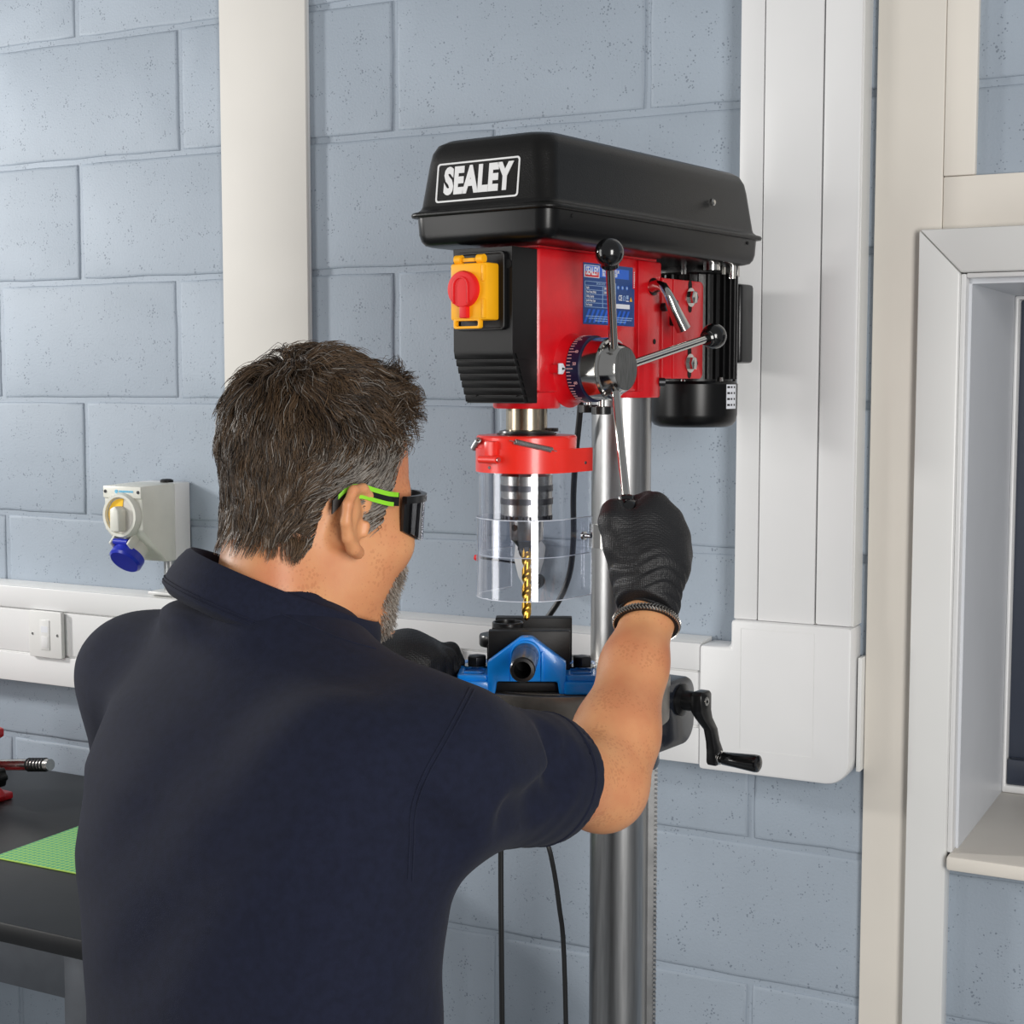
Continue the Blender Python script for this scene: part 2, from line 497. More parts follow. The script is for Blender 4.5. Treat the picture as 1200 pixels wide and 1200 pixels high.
for row in range(12):
    z0 = 1.513 + 0.225 * (row - 6)          # row 6 sits on the joint at eye height
    if row % 2 == 0:
        joints = [-0.975 + 0.4575 * i for i in range(-4, 7)]
        if row == 6: joints[5] = -0.551 + 0.02
    else:
        joints = [-0.762 + 0.4475 * i for i in range(-4, 7)]
    for a, b in zip(joints[:-1], joints[1:]):
        segs = [(a, b)]
        if z0 + 0.225 > OP_Z0 + 0.02 and z0 < OP_Z1 - 0.02:
            if a > 0.86: segs = []
            elif b > 0.86: segs = [(a, 0.86)]
        for aa, bb in segs:
            if bb - aa < 0.06 or z0 < -0.05 and False: continue
            if z0 + 0.225 < 0.3: continue
            o = bpy.data.objects.new('block', block_mesh(bb - aa, random.randrange(3)))
            COL.objects.link(o); o.parent = wall
            o.location = ((aa + bb) / 2, random.uniform(-0.0008, 0.0008), z0)
g = G(); g.box(-3.2, 3.2, -1.2, 4.2, -0.05, 0.0)
structure(g.build('floor', 'floor_paint'))

# window in its deep reveal
g = G()
for poly in ([(OP_U0, 0), (OP_U0 + 0.008, 0), (OP_U0 + 0.008, .44), (OP_U0, .44)],):
    g.prism(poly, 'z', OP_Z0, OP_Z1)
g.box(OP_U0, OP_U1, 0, 0.44, OP_Z1 - 0.008, OP_Z1)
g.box(OP_U1 - 0.008, OP_U1, 0, 0.44, OP_Z0, OP_Z1)
win = wall_struct(g, 'window_1', 'reveal_white')
g = G(); g.box(OP_U0, OP_U1, -0.045, 0.44, OP_Z0 - 0.022, OP_Z0)
g.build('window_sill', 'cream_paint', win, 0.005)
g = G()
frame_prism(g, [(OP_U0 + .008, OP_Z0), (OP_U1 - .008, OP_Z0), (OP_U1 - .008, OP_Z1 - .008), (OP_U0 + .008, OP_Z1 - .008)],
            [(OP_U0 + .014, OP_Z0 + .012), (OP_U1 - .014, OP_Z0 + .012), (OP_U1 - .014, OP_Z1 - .014), (OP_U0 + .014, OP_Z1 - .014)], 'y', 0.345, 0.40)
g.build('window_frame', 'white_upvc_bright', win, 0.003)
g = G(); g.box(OP_U0 + .010, OP_U1 - .010, 0.37, 0.378, OP_Z0 + .008, OP_Z1 - .010)
g.build('pane', 'dark_pane', win)
g = G(); g.box(OP_U0 + .0145, OP_U1 - .0145, 0.352, 0.37, OP_Z0 + .0125, OP_Z0 + .055)
g.build('window_rail', 'dark_pane', win, 0.002)
# mitred architrave around the reveal: two legs and a head, each a board of its own
A_O, A_T, A_I, A_TI = 0.8255, 1.762, 0.884, 1.700
def arch_board(pts, name='architrave_board'):
    g = G()
    g.prism(pts, 'y', -0.030, 0.006)
    return g.build(name, 'white_upvc', win, 0.003)
arch_board([(A_O, 0.2), (A_I - 0.0006, 0.2), (A_I - 0.0006, A_TI), (A_O, A_T - 0.0006)])
arch_board([(A_O + 0.0006, A_T), (A_I, A_TI + 0.0006), (OP_U1, A_TI + 0.0006), (OP_U1 + .06, A_T)])
arch_board([(OP_U1 + .0006, 0.2), (OP_U1 + .06, 0.2), (OP_U1 + .06, A_T - .0006), (OP_U1 + .0006, A_TI)])
g = G()
g.box(A_I - 0.0005, A_I + 0.007, -0.022, 0.01, 0.87, A_TI - 0.001)
g.box(A_I + 0.007, OP_U1, -0.022, 0.01, A_TI - 0.007, A_TI)
g.build('window_bead', 'white_upvc_bright', win, 0.002)
# flat painted boards behind the architrave
g = G(); g.box(0.757, 0.853, -0.012, 0.006, 0, 2.75)
wall_struct(g, 'trim_1', 'cream_paint', 0.002)
g = G(); g.box(0.8535, 2.1, -0.010, 0.006, 1.745, 1.836)
wall_struct(g, 'trim_2', 'cream_paint', 0.002)
g = G(); g.box(0.8535, 0.897, -0.012, 0.006, 1.8365, 2.75)
wall_struct(g, 'trim_3', 'cream_paint', 0.002)

# ---- cable trunking (each run is one thing with its snap-on covers)
D = 0.052
t = wall_thing('cable_trunking', 'long white horizontal cable trunking running along the wall behind the man', 'trunking', 0, 0)
U0, U1 = -2.55, 0.5135
g = G(); g.prism([(-.001, 0.964), (-D + .006, 0.964), (-D + .006, 1.1505), (-D + .012, 1.153), (-.001, 1.1545)], 'x', U0, U1)
g.build('back_channel', 'white_upvc', t)
for z0, z1, dd in ((0.963, 1.0195, D), (1.0225, 1.1055, D - .003), (1.1085, 1.1505, D)):
    g = G(); g.box(U0, U1, -dd, -D + .008, z0, z1)
    g.build('cover_strip', 'white_upvc_bright', t, 0.002)
t = wall_thing('cable_trunking', 'wide white vertical three-channel trunking rising beside the window board', 'trunking', 0, 0)
g = G(); g.box(0.568, 0.747, -D + .008, -0.001, 1.1925, 2.72)
g.build('back_channel', 'white_upvc', t)
for u0, u1, dd in ((0.566, 0.6015, D - .002), (0.6035, 0.6895, D - .001), (0.6915, 0.746, D)):
    g = G(); g.box(u0, u1, -dd, -D + .01, 1.1925, 2.72)
    g.build('cover_strip', 'white_upvc_bright', t, 0.004 if u0 > .69 else 0.0015)
g = G(); g.box(0.7505, 0.7565, -0.03, -0.001, 0.975, 1.145)
g.build('end_plate', 'white_upvc', t, 0.001)
t = wall_thing('trunking_elbow', 'white moulded corner piece joining the vertical and horizontal trunking', 'trunking', 0, 0)
poly = [(0.514, 0.957), (0.712, 0.957)] + [(0.712 + 0.036 * math.sin(R(a)), 0.993 - 0.036 * math.cos(R(a))) for a in (15, 30, 45, 60, 75, 90)] + [(0.748, 1.192), (0.5635, 1.192), (0.5635, 1.150), (0.514, 1.150)]
g = G(); g.prism(poly, 'y', -0.058, -0.001)
g.build('shell', 'white_upvc_bright', t, 0.006)
g = G(); frame_prism(g, rrect(.58, .693, .995, 1.18, .001, 1), rrect(.5804, .6926, .9954, 1.1796, .001, 1), 'y', -0.0583, -0.057)
g.build('moulded_line', 'white_upvc', t)
t = wall_thing('cable_trunking', 'plain white vertical boxed trunking on the wall above the man\'s head', 'trunking', 0, 0)
g = G(); g.box(-0.411, -0.231, -0.009, -0.001, 1.1555, 2.72)
g.build('back_channel', 'white_upvc', t, 0.001)
g = G(); g.box(-0.4130, -0.2290, -0.017, -0.0092, 1.1555, 2.72)
g.build('cover_strip', 'white_gloss', t, 0.0015)

# ---- outlet plates on the trunking
def outlet(label, u0, u1, z0, z1, y):
    t = wall_thing('data_outlet', label, 'outlet', (u0 + u1) / 2, (z0 + z1) / 2, 'outlet plates on the trunking')
    w = (u1 - u0) / 2; h = (z1 - z0) / 2
    g = G(); g.prism(rrect(-w, w, -h, h, .003, 3), 'y', y - .009, y)
    g.build('face_plate', 'white_upvc', t, 0.0015)
    g = G(); g.box(-.012, .012, y - .0105, y - .008, -.03, .028); g.build('module', 'white_upvc', t, .0006)
    g = G(); g.box(-.0085, .0085, y - .0108, y - .009, .004, .016); g.build('label_window', 'label_white', t)
    g = G(); g.box(-.0085, .0085, y - .0112, y - .009, -.026, -.004); g.build('shutter', 'white_upvc_bright', t, .0005)
    for s in (-1, 1):
        g = G(); g.lathe([(0, .003), (.0012, .0028), (.0016, .001)], (s * w * .76, y - .0085, 0), (0, -1, 0), 12)
        g.build('screw', 'chrome', t)
    return t
outlet('white data outlet plate on the trunking left of the man', -0.862, -0.778, 1.018, 1.108, -D)
outlet('white outlet plate on the trunking just left of the blue vice', 0.014, 0.098, 1.018, 1.108, -D)

# ---- isolator switch socket
u0, u1 = -0.597, -0.509
t = wall_thing('isolator_socket', 'cream wall isolator box with yellow rotary switch and blue flap socket', 'socket', (u0 + u1) / 2, 1.222)
w = (u1 - u0) / 2
g = G(); g.box(-w - .001, w + .001, -0.045, -0.002, 0.0, 0.142)
g.build('back_box', 'white_upvc', t, .003)
prof = [(-.045, .0), (-.070, .0), (-.075, .006), (-.132, .062), (-.132, .118), (-.136, .1185), (-.136, .140), (-.045, .142)]
g = G(); g.prism(prof, 'x', -w, w)
g.build('front_housing', 'box_cream', t, .004)
g = G(); g.lathe([(-.004, .041), (.006, .041), (.012, .038), (.012, .033), (.004, .032)], (0, -.132, .088), (0, -1, 0), 40)
rg = g.build('dial_ring', 'box_cream', t)
g = G(); g.lathe([(0, .032), (.0048, .032)], (0, -.132, .088), (0, -1, 0), 32)
g.build('dial_face', 'white_gloss', t)
g = G()
arc = [(.030 * math.cos(R(a)), .088 + .030 * math.sin(R(a))) for a in range(80, 231, 10)] + [(.012 * math.cos(R(a)), .088 + .012 * math.sin(R(a))) for a in range(230, 79, -10)]
g.prism(arc, 'y', -.1378, -.1365); g.build('dial_sector', 'dial_yellow', t)
g = G(); g.prism([(-.011, .060), (.010, .060), (.010, .098), (.001, .106), (-.011, .1)], 'y', -.157, -.136)
g.build('rotary_handle', 'box_cream', t, .003)
for x in (-w + .006, w - .006):
    g = G(); g.lathe([(0, .0032), (.001, .003)], (x, -.136, .130), (0, -1, 0), 10); g.build('screw', 'bolt_dark', t)
g = G()
g.lathe([(0, .0035), (.0008, .0035)], (-.012, -.136, .1305), (0, -1, 0), 12)
for i in range(8): g.box(-.006 + .0042 * i, -.0028 + .0042 * i, -.1367, -.136, .129, .1325)
g.build('printed_name', 'print_cyan', t)
# angled socket outlet with the blue flap
ax = Vector((0, -.72, -.69)).normalized()
o = Vector((-.004, -.100, .030))
g = G(); g.lathe([(-.035, .027), (.012, .027), (.016, .029), (.022, .029)], o, ax, 32); g.build('socket_body', 'box_cream', t)
g = G(); g.lathe([(.022, .031), (.036, .031), (.040, .027)], o, ax, 32); fl = g.build('socket_flap', 'socket_blue', t)
up = Vector((0, -.69, .72)).normalized()
g = G(); hp = o + up * .031 + ax * .018
g.cyl(hp + Vector((-.016, 0, 0)), hp + Vector((.016, 0, 0)), .006, n=14); g.build('flap_hinge', 'socket_blue', t)
g = G()
for s in (-1, 1):
    q = o + up * .024 + Vector((s * .0205, 0, 0)); 
    g.loops([[q + ax * a + up * b + Vector((s * dx, 0, 0)) for a, b in ((-.02, -.006), (.026, -.006), (.026, .012), (-.012, .012))] for dx in (-.0025, .0025)])
g.build('hinge_lug', 'box_cream', t, .0015)
g = G(); q = o + up * .0292 - ax * .006
g.loops([[q + Vector((x, 0, 0)) + ax * a + up * h for x, a in ((-.015, -.008), (.015, -.008), (.015, .006), (-.015, .006))] for h in (0, .001)])
g.build('rating_print', 'bolt_dark', t)
g = G(); g.lathe([(0, .012), (.004, .012), (.006, .008)], (.018, -.035, .142), (0, 0, 1), 18); g.build('blanking_grommet', 'black_plastic', t)
g = G(); g.lathe([(0, .011), (.068, .011)], (.012, -.024, -.0665), (0, 0, 1), 20); g.build('conduit', 'conduit', t)
g = G(); g.box(-.02, .042, -.05, -.002, -.0665, -.0605); g.build('conduit_saddle', 'white_upvc', t, .002)

# ---- small white bracket with a black knob on the wall behind the drill
u, zz = W(613, 655, .03)
t = wall_thing('wall_bracket', 'small white bracket with dark bolt on the wall behind the clear guard', 'bracket', u, zz)
g = G(); g.prism([(-.016, .032), (.014, .036), (.03, .02), (.026, -.004), (.014, -.042), (-.002, -.046), (-.012, -.03), (-.02, 0)], 'y', -.028, -.002)
g.build('bracket_plate', 'white_upvc', t, .005)
g = G(); g.lathe([(0, .011), (.004, .011), (.006, .008)], (.004, -.028, .012), (0, -1, 0), 20); g.build('bolt', 'bolt_dark', t)
g = G(); g.lathe([(0, .011), (.012, .0125), (.02, .010), (.022, .004)], (.026, -.026, -.034), (.2, -1, 0), 20); g.build('knob', 'black_plastic', t)
g = G(); g.tube([(-.012, -.012, -.01), (-.05, -.02, -.006), (-.085, -.03, -.002)], .0018, 8); g.build('stem', 'black_plastic', t)
g = G(); g.lathe([(0, .003), (.004, .0065), (.01, .004)], (-.08, -.029, -.003), (-1, -.2, 0.1), 14); g.build('red_tip', 'switch_red', t)

# ---- bench with its black top
BZ = 0.778
b0 = W0 + WU * -1.25 + WN * 0.0
t = thing('workbench', 'low workbench with a black top against the wall left of the man', 'workbench', (W0[0], W0[1], 0), AW)
g = G(); g.box(-2.5, -0.12, -.68, -.004, BZ - .03, BZ); g.build('bench_top', 'bench_black', t, .003)
for x in (-2.42, -.2):
    for y in (-.62, -.07):
        g = G(); g.box(x - .025, x + .025, y - .025, y + .025, 0, BZ - .03); g.build('leg', 'bench_steel', t, .003)
g = G(); g.box(-2.4, -.22, -.645, -.605, BZ - .11, BZ - .031); g.build('front_rail', 'bench_steel', t, .003)
g = G(); g.box(-2.4, -.22, -.09, -.05, BZ - .11, BZ - .031); g.build('back_rail', 'bench_steel', t, .003)

# ---- green cutting mat
def mat_material():
    m = mat('mat_green', rgb(92, 168, 104), 0.6, var=0.05, vscale=20)
    nt = m.node_tree; N = nt.nodes; L = nt.links; b = N['Principled BSDF']
    tc = N.new('ShaderNodeTexCoord')
    br = N.new('ShaderNodeTexBrick'); br.offset = 0; br.inputs['Scale'].default_value = 1
    br.inputs['Mortar Size'].default_value = .0009; br.inputs['Brick Width'].default_value = .01; br.inputs['Row Height'].default_value = .01
    br.inputs['Color1'].default_value = (*rgb(84, 160, 112), 1); br.inputs['Color2'].default_value = (*rgb(88, 164, 116), 1)
    br.inputs['Mortar'].default_value = (*rgb(168, 206, 92), 1)
    L.new(tc.outputs['Object'], br.inputs['Vector']); L.new(br.outputs['Color'], b.inputs['Base Color'])
mat_material()
q1, q2 = J(105, 970, 2.63), J(24, 1000, 2.50)
g = G(); g.box(0, .40, -.30, 0, 0, .003)
o = g.build('cutting_mat', 'mat_green', None, .001)
pm = (W0 + WU * -.541 + WN * .17)
o.location = (pm[0], pm[1], BZ + .0002); o.rotation_euler = (0, 0, AW)
tag(o, 'green gridded cutting mat lying on the black bench top', 'mat')

# ---- red bench clamp at the left edge
pv = J(-17, 945, 2.76)
t = thing('bench_vice', 'red cast bench vice with black knob and steel screw at the left edge', 'vice', (pv[0], pv[1], BZ), AW - R(8))
g = G(); g.prism([(-.10, 0), (.018, 0), (.024, .012), (.012, .022), (-.004, .03), (-.006, .055), (.006, .062), (.008, .075), (-.002, .08), (-.002, .1), (.008, .104), (.010, .117), (.022, .122), (.022, .138), (.006, .14), (-.09, .135), (-.1, .1)], 'y', -.03, .03)
g.build('body', 'red_enamel', t, .004)
g = G(); g.box(-.12, .016, -.05, .05, 0, .014); g.build('base_flange', 'red_enamel', t, .004)
g = G(); g.tube([(-.02, .03, .062), (.05, .036, .072), (.138, .04, .084)], [.0095, .0105, .0105], 16); sc = g.build('screw_rod', 'steel', t)
for i in range(6):
    a = .080 + i * .0085
    g = G(); g.lathe([(0, .0107), (.002, .0128), (.004, .0107)], (a, .036 + (a - .05) * .045, .072 + (a - .05) * .136), (1, .045, .136), 16); g.build('thread_turn', 'bolt_dark', sc)
g = G()
pts = []
for i in range(36):
    a = 2 * math.pi * i / 36; r = .0175 + .0022 * math.cos(6 * a); pts.append((r * math.cos(a), r * math.sin(a)))
g.loops([[(.02 + x * .25, -.03 + y0, .075 + zz) for x, zz in pts] if False else [(.050 + x, y0, .058 + zz) for x, zz in pts] for y0 in (-.020, .002)])
g.build('knob', 'black_plastic', t, .003)
g = G(); g.cyl((-.02, -.009, .058), (.05, -.009, .058), .006, n=14); g.build('knob_spindle', 'steel', t)
# ================================================================== THE PILLAR DRILL (local frame: x near side, y back, origin at the pillar's foot)
dp = thing('pillar_drill', 'red and black pillar drill on a steel column with clear chuck guard', 'drill press', (PC[0], PC[1], 0), AP)
def part(g, name, m, bevel=0.0, parent=None, **k):
    return g.build(name, m, parent or dp, bevel, **k)
SY = -0.218                                     # spindle axis
# base and column
g = G(); g.prism(rrect(-.135, .135, -.33, .09, .03), 'z', 0, .035); g.lathe([(.03, .085), (.055, .06), (.09, .058)], (0, 0, 0)); part(g, 'base', 'bracket_navy', .004)
g = G(); g.lathe([(.05, .0398), (1.56, .0398)], n=64); part(g, 'column', 'column_steel')
# rack
RX, RY = .0335, .024
rd = Vector((.82, .57, 0)); rt = Vector((-.57, .82, 0))
g = G()
c0 = Vector((RX, RY, 0))
def slab(g, z0, z1, d0, d1, w):
    g.loops([[c0 + rd * d + rt * s + Vector((0, 0, zz)) for d, s in ((d0, -w), (d1, -w), (d1, w), (d0, w))] for zz in (z0, z1)])
slab(g, .25, 1.12, -.004, .006, .007)
zt = .25
while zt < 1.115:
    a = [c0 + rd * .005 + rt * s + Vector((0, 0, zt + h)) for s in (-.007, .007) for h in (0, .0042)]
    b = [c0 + rd * .0105 + rt * s + Vector((0, 0, zt + h)) for s in (-.007, .007) for h in (.0012, .003)]
    n = len(g.v)
    g.add([a[0], a[1], a[3], a[2], b[0], b[1], b[3], b[2]], [(0, 1, 5, 4), (1, 2, 6, 5), (2, 3, 7, 6), (3, 0, 4, 7), (4, 5, 6, 7)])
    zt += .0063
part(g, 'rack', 'rack_steel', smooth=False)

# head casting
g = G()
g.prism(rrect(-.0445, .0445, -.257, -.034, .004, 2), 'z', 1.536, 1.706)
part(g, 'head_casting', 'red_enamel', .004)
hc = bpy.data.objects['head_casting']
g = G(); g.box(-.0462, .0462, -.036, .024, 1.536, 1.705); part(g, 'rear_casting', 'red_enamel', .003)
g = G(); g.lathe([(1.5277, .049), (1.53, .0505), (1.572, .0505)], n=48); part(g, 'column_clamp', 'red_enamel', .0)
g = G(); g.lathe([(1.5165, .0395), (1.5185, .041), (1.537, .041)], (0, SY, 0), n=40); g.prism([(-.04, -.0), (.04, 0), (.04, .03), (-.04, .03)], 'z', 1.52, 1.537) if False else None
part(g, 'spindle_boss', 'red_enamel')
g = G()
for a, b, zz in ((.052, -.006, 1.553),):
    q = Vector((.046, .018, 1.548)); d = Vector((.75, .66, 0)).normalized(); g.cyl(q, q + d * .008, .0058, n=14)
part(g, 'clamp_screw', 'bolt_dark')
# swelling behind the feed hub
HUB = Vector((0, -.183, 1.564))
def hubx(a): return HUB + Vector((a, 0, 0))
g = G(); g.lathe([(.040, .047), (.046, .042), (.054, .0395), (.0605, .0388)], HUB, (1, 0, 0), 48); part(g, 'hub_boss', 'red_enamel')
g = G(); g.box(.046, .0635, -.238, -.2245, 1.5585, 1.5695) if False else g.prism([(-.236, 1.5575), (-.228, 1.5575), (-.2225, 1.564), (-.228, 1.5705), (-.236, 1.5705)], 'x', .0578, .0605)
part(g, 'depth_pointer', 'label_white', .0008)
g = G(); g.box(.040, .0578, -.2345, -.2225, 1.559, 1.569); part(g, 'pointer_mount', 'red_enamel', .001)
g = G(); g.prism([(-.2305, 1.5625), (-.2235, 1.564), (-.2305, 1.5655)], 'x', .0605, .061); part(g, 'pointer_arrow', 'hole_black')
# graduated dial, drum, flange, cone
g = G(); g.lathe([(.0605, .0395), (.0605, .040), (.0775, .040), (.0775, .036)], HUB, (1, 0, 0), 56); dial = part(g, 'depth_dial', 'dial_navy')
g = G()
for i in range(60):
    a = 2 * math.pi * i / 60; L_ = .009 if i % 5 == 0 else (.006 if i % 5 in (2,) else .005)
    c, s = math.cos(a), math.sin(a); w = .00045
    pts = []
    for x in (.0612, .0612 + L_):
        for r in (.0398, .0404):
            for q in (-w, w):
                pts.append(HUB + Vector((x, r * c - q * s, r * s + q * c)))
    g.add(pts, [(0, 1, 3, 2), (4, 6, 7, 5), (0, 4, 5, 1), (2, 3, 7, 6), (0, 2, 6, 4), (1, 5, 7, 3)])
part(g, 'dial_marks', 'tick_pink', parent=dial, smooth=False)
for num, ang in (('40', 150), ('50', 172), ('60', 205)):
    a = R(ang)
    p = HUB + Vector((.0722, .0403 * math.cos(a), .0403 * math.sin(a)))
    rot = Matrix(((1, 0, 0), (0, -math.sin(a), math.cos(a)), (0, math.cos(a), math.sin(a)))).transposed()
    # text lies on the rim: x along the axis, face outward
    nrm = Vector((0, math.cos(a), math.sin(a))); tx = Vector((1, 0, 0)); ty = nrm.cross(tx)
    M = Matrix((tx, ty, nrm)).transposed()
    text('dial_number', num, .0055, 'tick_pink', dial, p, M.to_euler(), sx=.9, depth=.0002)
g = G(); g.lathe([(.0772, .034), (.0772, .0375), (.099, .0375), (.099, .034)], HUB, (1, 0, 0), 56); part(g, 'feed_drum', 'chrome')
g = G(); g.lathe([(.0985, .033), (.0985, .0365), (.1002, .0378), (.1025, .0365), (.103, .0335), (.112, .030), (.1185, .0265), (.1195, .0256)], HUB, (1, 0, 0), 56); hub = part(g, 'feed_hub', 'chrome')
g = G(); g.lathe([(.1193, .0252), (.1201, .0248)], HUB, (1, 0, 0), 48); part(g, 'hub_face', 'brushed_face', parent=hub)
# three feed levers with ball knobs
ends = [Vector((.140, -.253, J(713, 296, 1.763)[2])), Vector((.122, .028, J(830, 394, 2.0)[2])), Vector((.155, -.235, J(737, 600, 1.77)[2]))]
for i, e in enumerate(ends):
    d0 = (e - hubx(.108)); d0.x = 0; d0.normalize()
    st = hubx(.109) + d0 * .022
    g = G(); ax = (e - st).normalized()
    g.tube([st, st + ax * .012, st + (e - st) * .5, e], [.0062, .0054, .0052, .0052], 14)
    lv = part(g, 'feed_lever', 'chrome')
    g = G()
    prof = [(-.019, .0085), (-.017, .0105), (-.0125, .0105)]
    n = 12
    for k in range(2, n):
        t_ = math.pi * k / n
        prof.append((-.0168 * math.cos(t_), .0168 * math.sin(t_)))
    prof.append((.0168, .001))
    g.lathe(prof, e, ax, 28); part(g, 'ball_knob', 'black_gloss', parent=lv)

# black switch panel with ridged lower half
prof = [(-.257, 1.7035), (-.307, 1.7035), (-.307, 1.585)]
steps = 7
for i in range(steps):
    za = 1.582 - i * (1.582 - 1.5233) / steps; zb = 1.582 - (i + 1) * (1.582 - 1.5233) / steps
    ya = -.3062 + i * .0245 / steps
    prof += [(ya, za), (ya + .0012, zb + .0016), (ya + .0040, zb + .0014), (ya + .0040, zb)]
prof += [(-.257, 1.5233)]
g = G(); g.prism(prof, 'x', -.0428, .0428); sp = part(g, 'switch_panel', 'black_plastic', .0005, seg=1)
# side grooves of the ridged half
for s in (-1, 1):
    g = G()
    for i in range(steps):
        zb = 1.582 - (i + 1) * (1.582 - 1.5233) / steps
        g.prism([(-.2975 + i * .0035, zb + .0016), (-.2585, zb + .0016), (-.2585, zb + .0078), (-.301 + i * .0035, zb + .0078)], 'x', s * .0428 - .0012, s * .0428 + .0012)
    part(g, 'side_rib', 'black_plastic', parent=sp)
for x, y, zz in ((.037, -.3072, 1.6835), (-.0405, -.3072, 1.681), (-.028, -.2855, 1.536), (.031, -.2855, 1.536)):
    g = G(); g.lathe([(0, .0052), (.0012, .0052)], (x, y, zz), (0, -1, 0), 16); part(g, 'screw_hole', 'hole_black', parent=sp)
# switch unit
g = G(); frame_prism(g, rrect(-.0335, .0355, 1.608, 1.6985, .005), rrect(-.0305, .0325, 1.611, 1.6955, .004), 'y', -.313, -.3065)
g.prism(rrect(-.031, .033, 1.6105, 1.696, .004), 'y', -.3105, -.3065); sw = part(g, 'switch_mount', 'black_plastic', .0006, seg=1)
for zz in (1.6925, 1.6145):
    g = G(); g.lathe([(0, .0024), (.0015, .002)], (.001, -.3105, zz), (0, -1, 0), 10); part(g, 'mount_screw', 'quill_steel', parent=sw)
g = G(); g.box(-.0265, .0275, -.334, -.3105, 1.6190, 1.6845); yb = part(g, 'switch_box', 'switch_yellow', .003)
g = G()
g.box(.0195, .0245, -.3352, -.333, 1.621, 1.6435); g.box(.0195, .0245, -.3352, -.333, 1.663, 1.682)
part(g, 'raised_rib', 'switch_yellow', .0012, parent=yb)
for x in (-.017, .015):
    g = G(); g.lathe([(-.0045, .0052), (.0045, .0052)], (x, -.329, 1.689), (1, 0, 0), 16); part(g, 'hinge_knuckle', 'switch_yellow', parent=yb)
g = G(); g.box(-.012, .011, -.331, -.327, 1.686, 1.6905); part(g, 'hinge_pin', 'switch_yellow', .001, parent=yb)
g = G(); frame_prism(g, rrect(-.022, .017, 1.6095, 1.6215, .003), rrect(-.0185, .0135, 1.6125, 1.6185, .002), 'y', -.334, -.328); part(g, 'pull_loop', 'switch_yellow', .0008, parent=yb)
g = G(); g.lathe([(0, .0205), (.006, .0212), (.009, .0198), (.0098, .016)], (-.004, -.333, 1.6545), (0, -1, 0), 40)
pad = part(g, 'stop_paddle', 'switch_red')
g = G()
u_o = [(-.0195 + .0 + x, zz) for x, zz in ()]
op = [(-.004 + .0118 * math.cos(R(a)), 1.6575 + .0118 * math.sin(R(a))) for a in range(0, 181, 15)]
ip = [(-.004 + .0092 * math.cos(R(a)), 1.6575 + .0092 * math.sin(R(a))) for a in range(180, -1, -15)]
g.prism([(op[0][0], 1.638)] + op + [(op[-1][0], 1.638), (ip[0][0], 1.638)] + ip + [(ip[-1][0], 1.638)], 'y', -.3442, -.341); part(g, 'paddle_rim', 'switch_red', .0008, parent=pad)
g = G(); g.box(-.008, .002, -.341, -.333, 1.6215, 1.638); part(g, 'paddle_tongue', 'switch_red', .001, parent=pad)

# belt cover: tray and lid
def outline(ins, zz, r=.022):
    return [(x, y, zz) for x, y in rrect(-.104 + ins, .104 - ins, -.3185 + ins, .2045 - ins, max(r - ins * .3, .006), 6)]
g = G()
g.loops([outline(.030, 1.7085), outline(.016, 1.7087), outline(.010, 1.7105), outline(.0065, 1.715), outline(.0045, 1.722), outline(.003, 1.7455)]); part(g, 'belt_cover_tray', 'cover_tray')
g = G()
g.loops([outline(.0015, 1.7425), outline(-.0022, 1.743), outline(-.0032, 1.7455), outline(-.002, 1.748), outline(.003, 1.7495), outline(.0062, 1.7525), outline(.0075, 1.756),
         outline(.0135, 1.806, .026), outline(.0155, 1.818, .028), outline(.020, 1.8275, .03), outline(.028, 1.8325, .034), outline(.05, 1.834, .04)]); lid = part(g, 'belt_cover_lid', 'cover_lid', angle=60)
# hinge hardware on the lid's near side
bq = Vector((.098, .065, 1.783)); g = G(); g.lathe([(0, .0052), (.0035, .005), (.0055, .003)], bq - Vector((.002, 0, 0)), (1, 0, .12), 6); part(g, 'lid_bolt', 'chrome', parent=lid)
for y in (-.27, .16):
    g = G(); g.lathe([(0, .0024), (.0012, .002)], (.1005, y, 1.737), (1, 0, 0), 8); part(g, 'tray_rivet', 'hole_black')
# badge on the front of the lid
SL = math.atan2(.006, .05)
def on_front(x, zz, lift):    # a point on the sloping front face of the lid
    t_ = (zz - 1.756) / .05
    return (x, -.3185 + .0075 + .006 * t_ - lift, zz)
frm = G(); o1 = rrect(-.0665, .0535, 1.7585, 1.8045, .004, 4); o2 = rrect(-.0645, .0515, 1.7605, 1.8025, .0028, 4)
frm.loops([[on_front(x, zz, -.0006) for x, zz in o1], [on_front(x, zz, .0006) for x, zz in o1], [on_front(x, zz, .0006) for x, zz in o2], [on_front(x, zz, -.0006) for x, zz in o2]], closed=True)
part(frm, 'badge_border', 'logo_white', parent=lid)
text('badge_lettering', 'SEALEY', .0415, 'logo_white', lid, on_front(-.0065, 1.7815, .0004), (math.pi / 2 - SL, 0, 0), sx=.68, weight=.0022, depth=.0004, spacing=1.08)
# underside drive plate and idler bits
g = G(); g.box(-.04, .04, -.25, .02, 1.704, 1.709); part(g, 'head_top', 'red_enamel')
g = G(); g.lathe([(1.700, .012), (1.7085, .012)], (.062, .13, 0), n=14); g.lathe([(1.690, .005), (1.7085, .005)], (.075, .165, 0), n=10); part(g, 'tray_post', 'chrome')

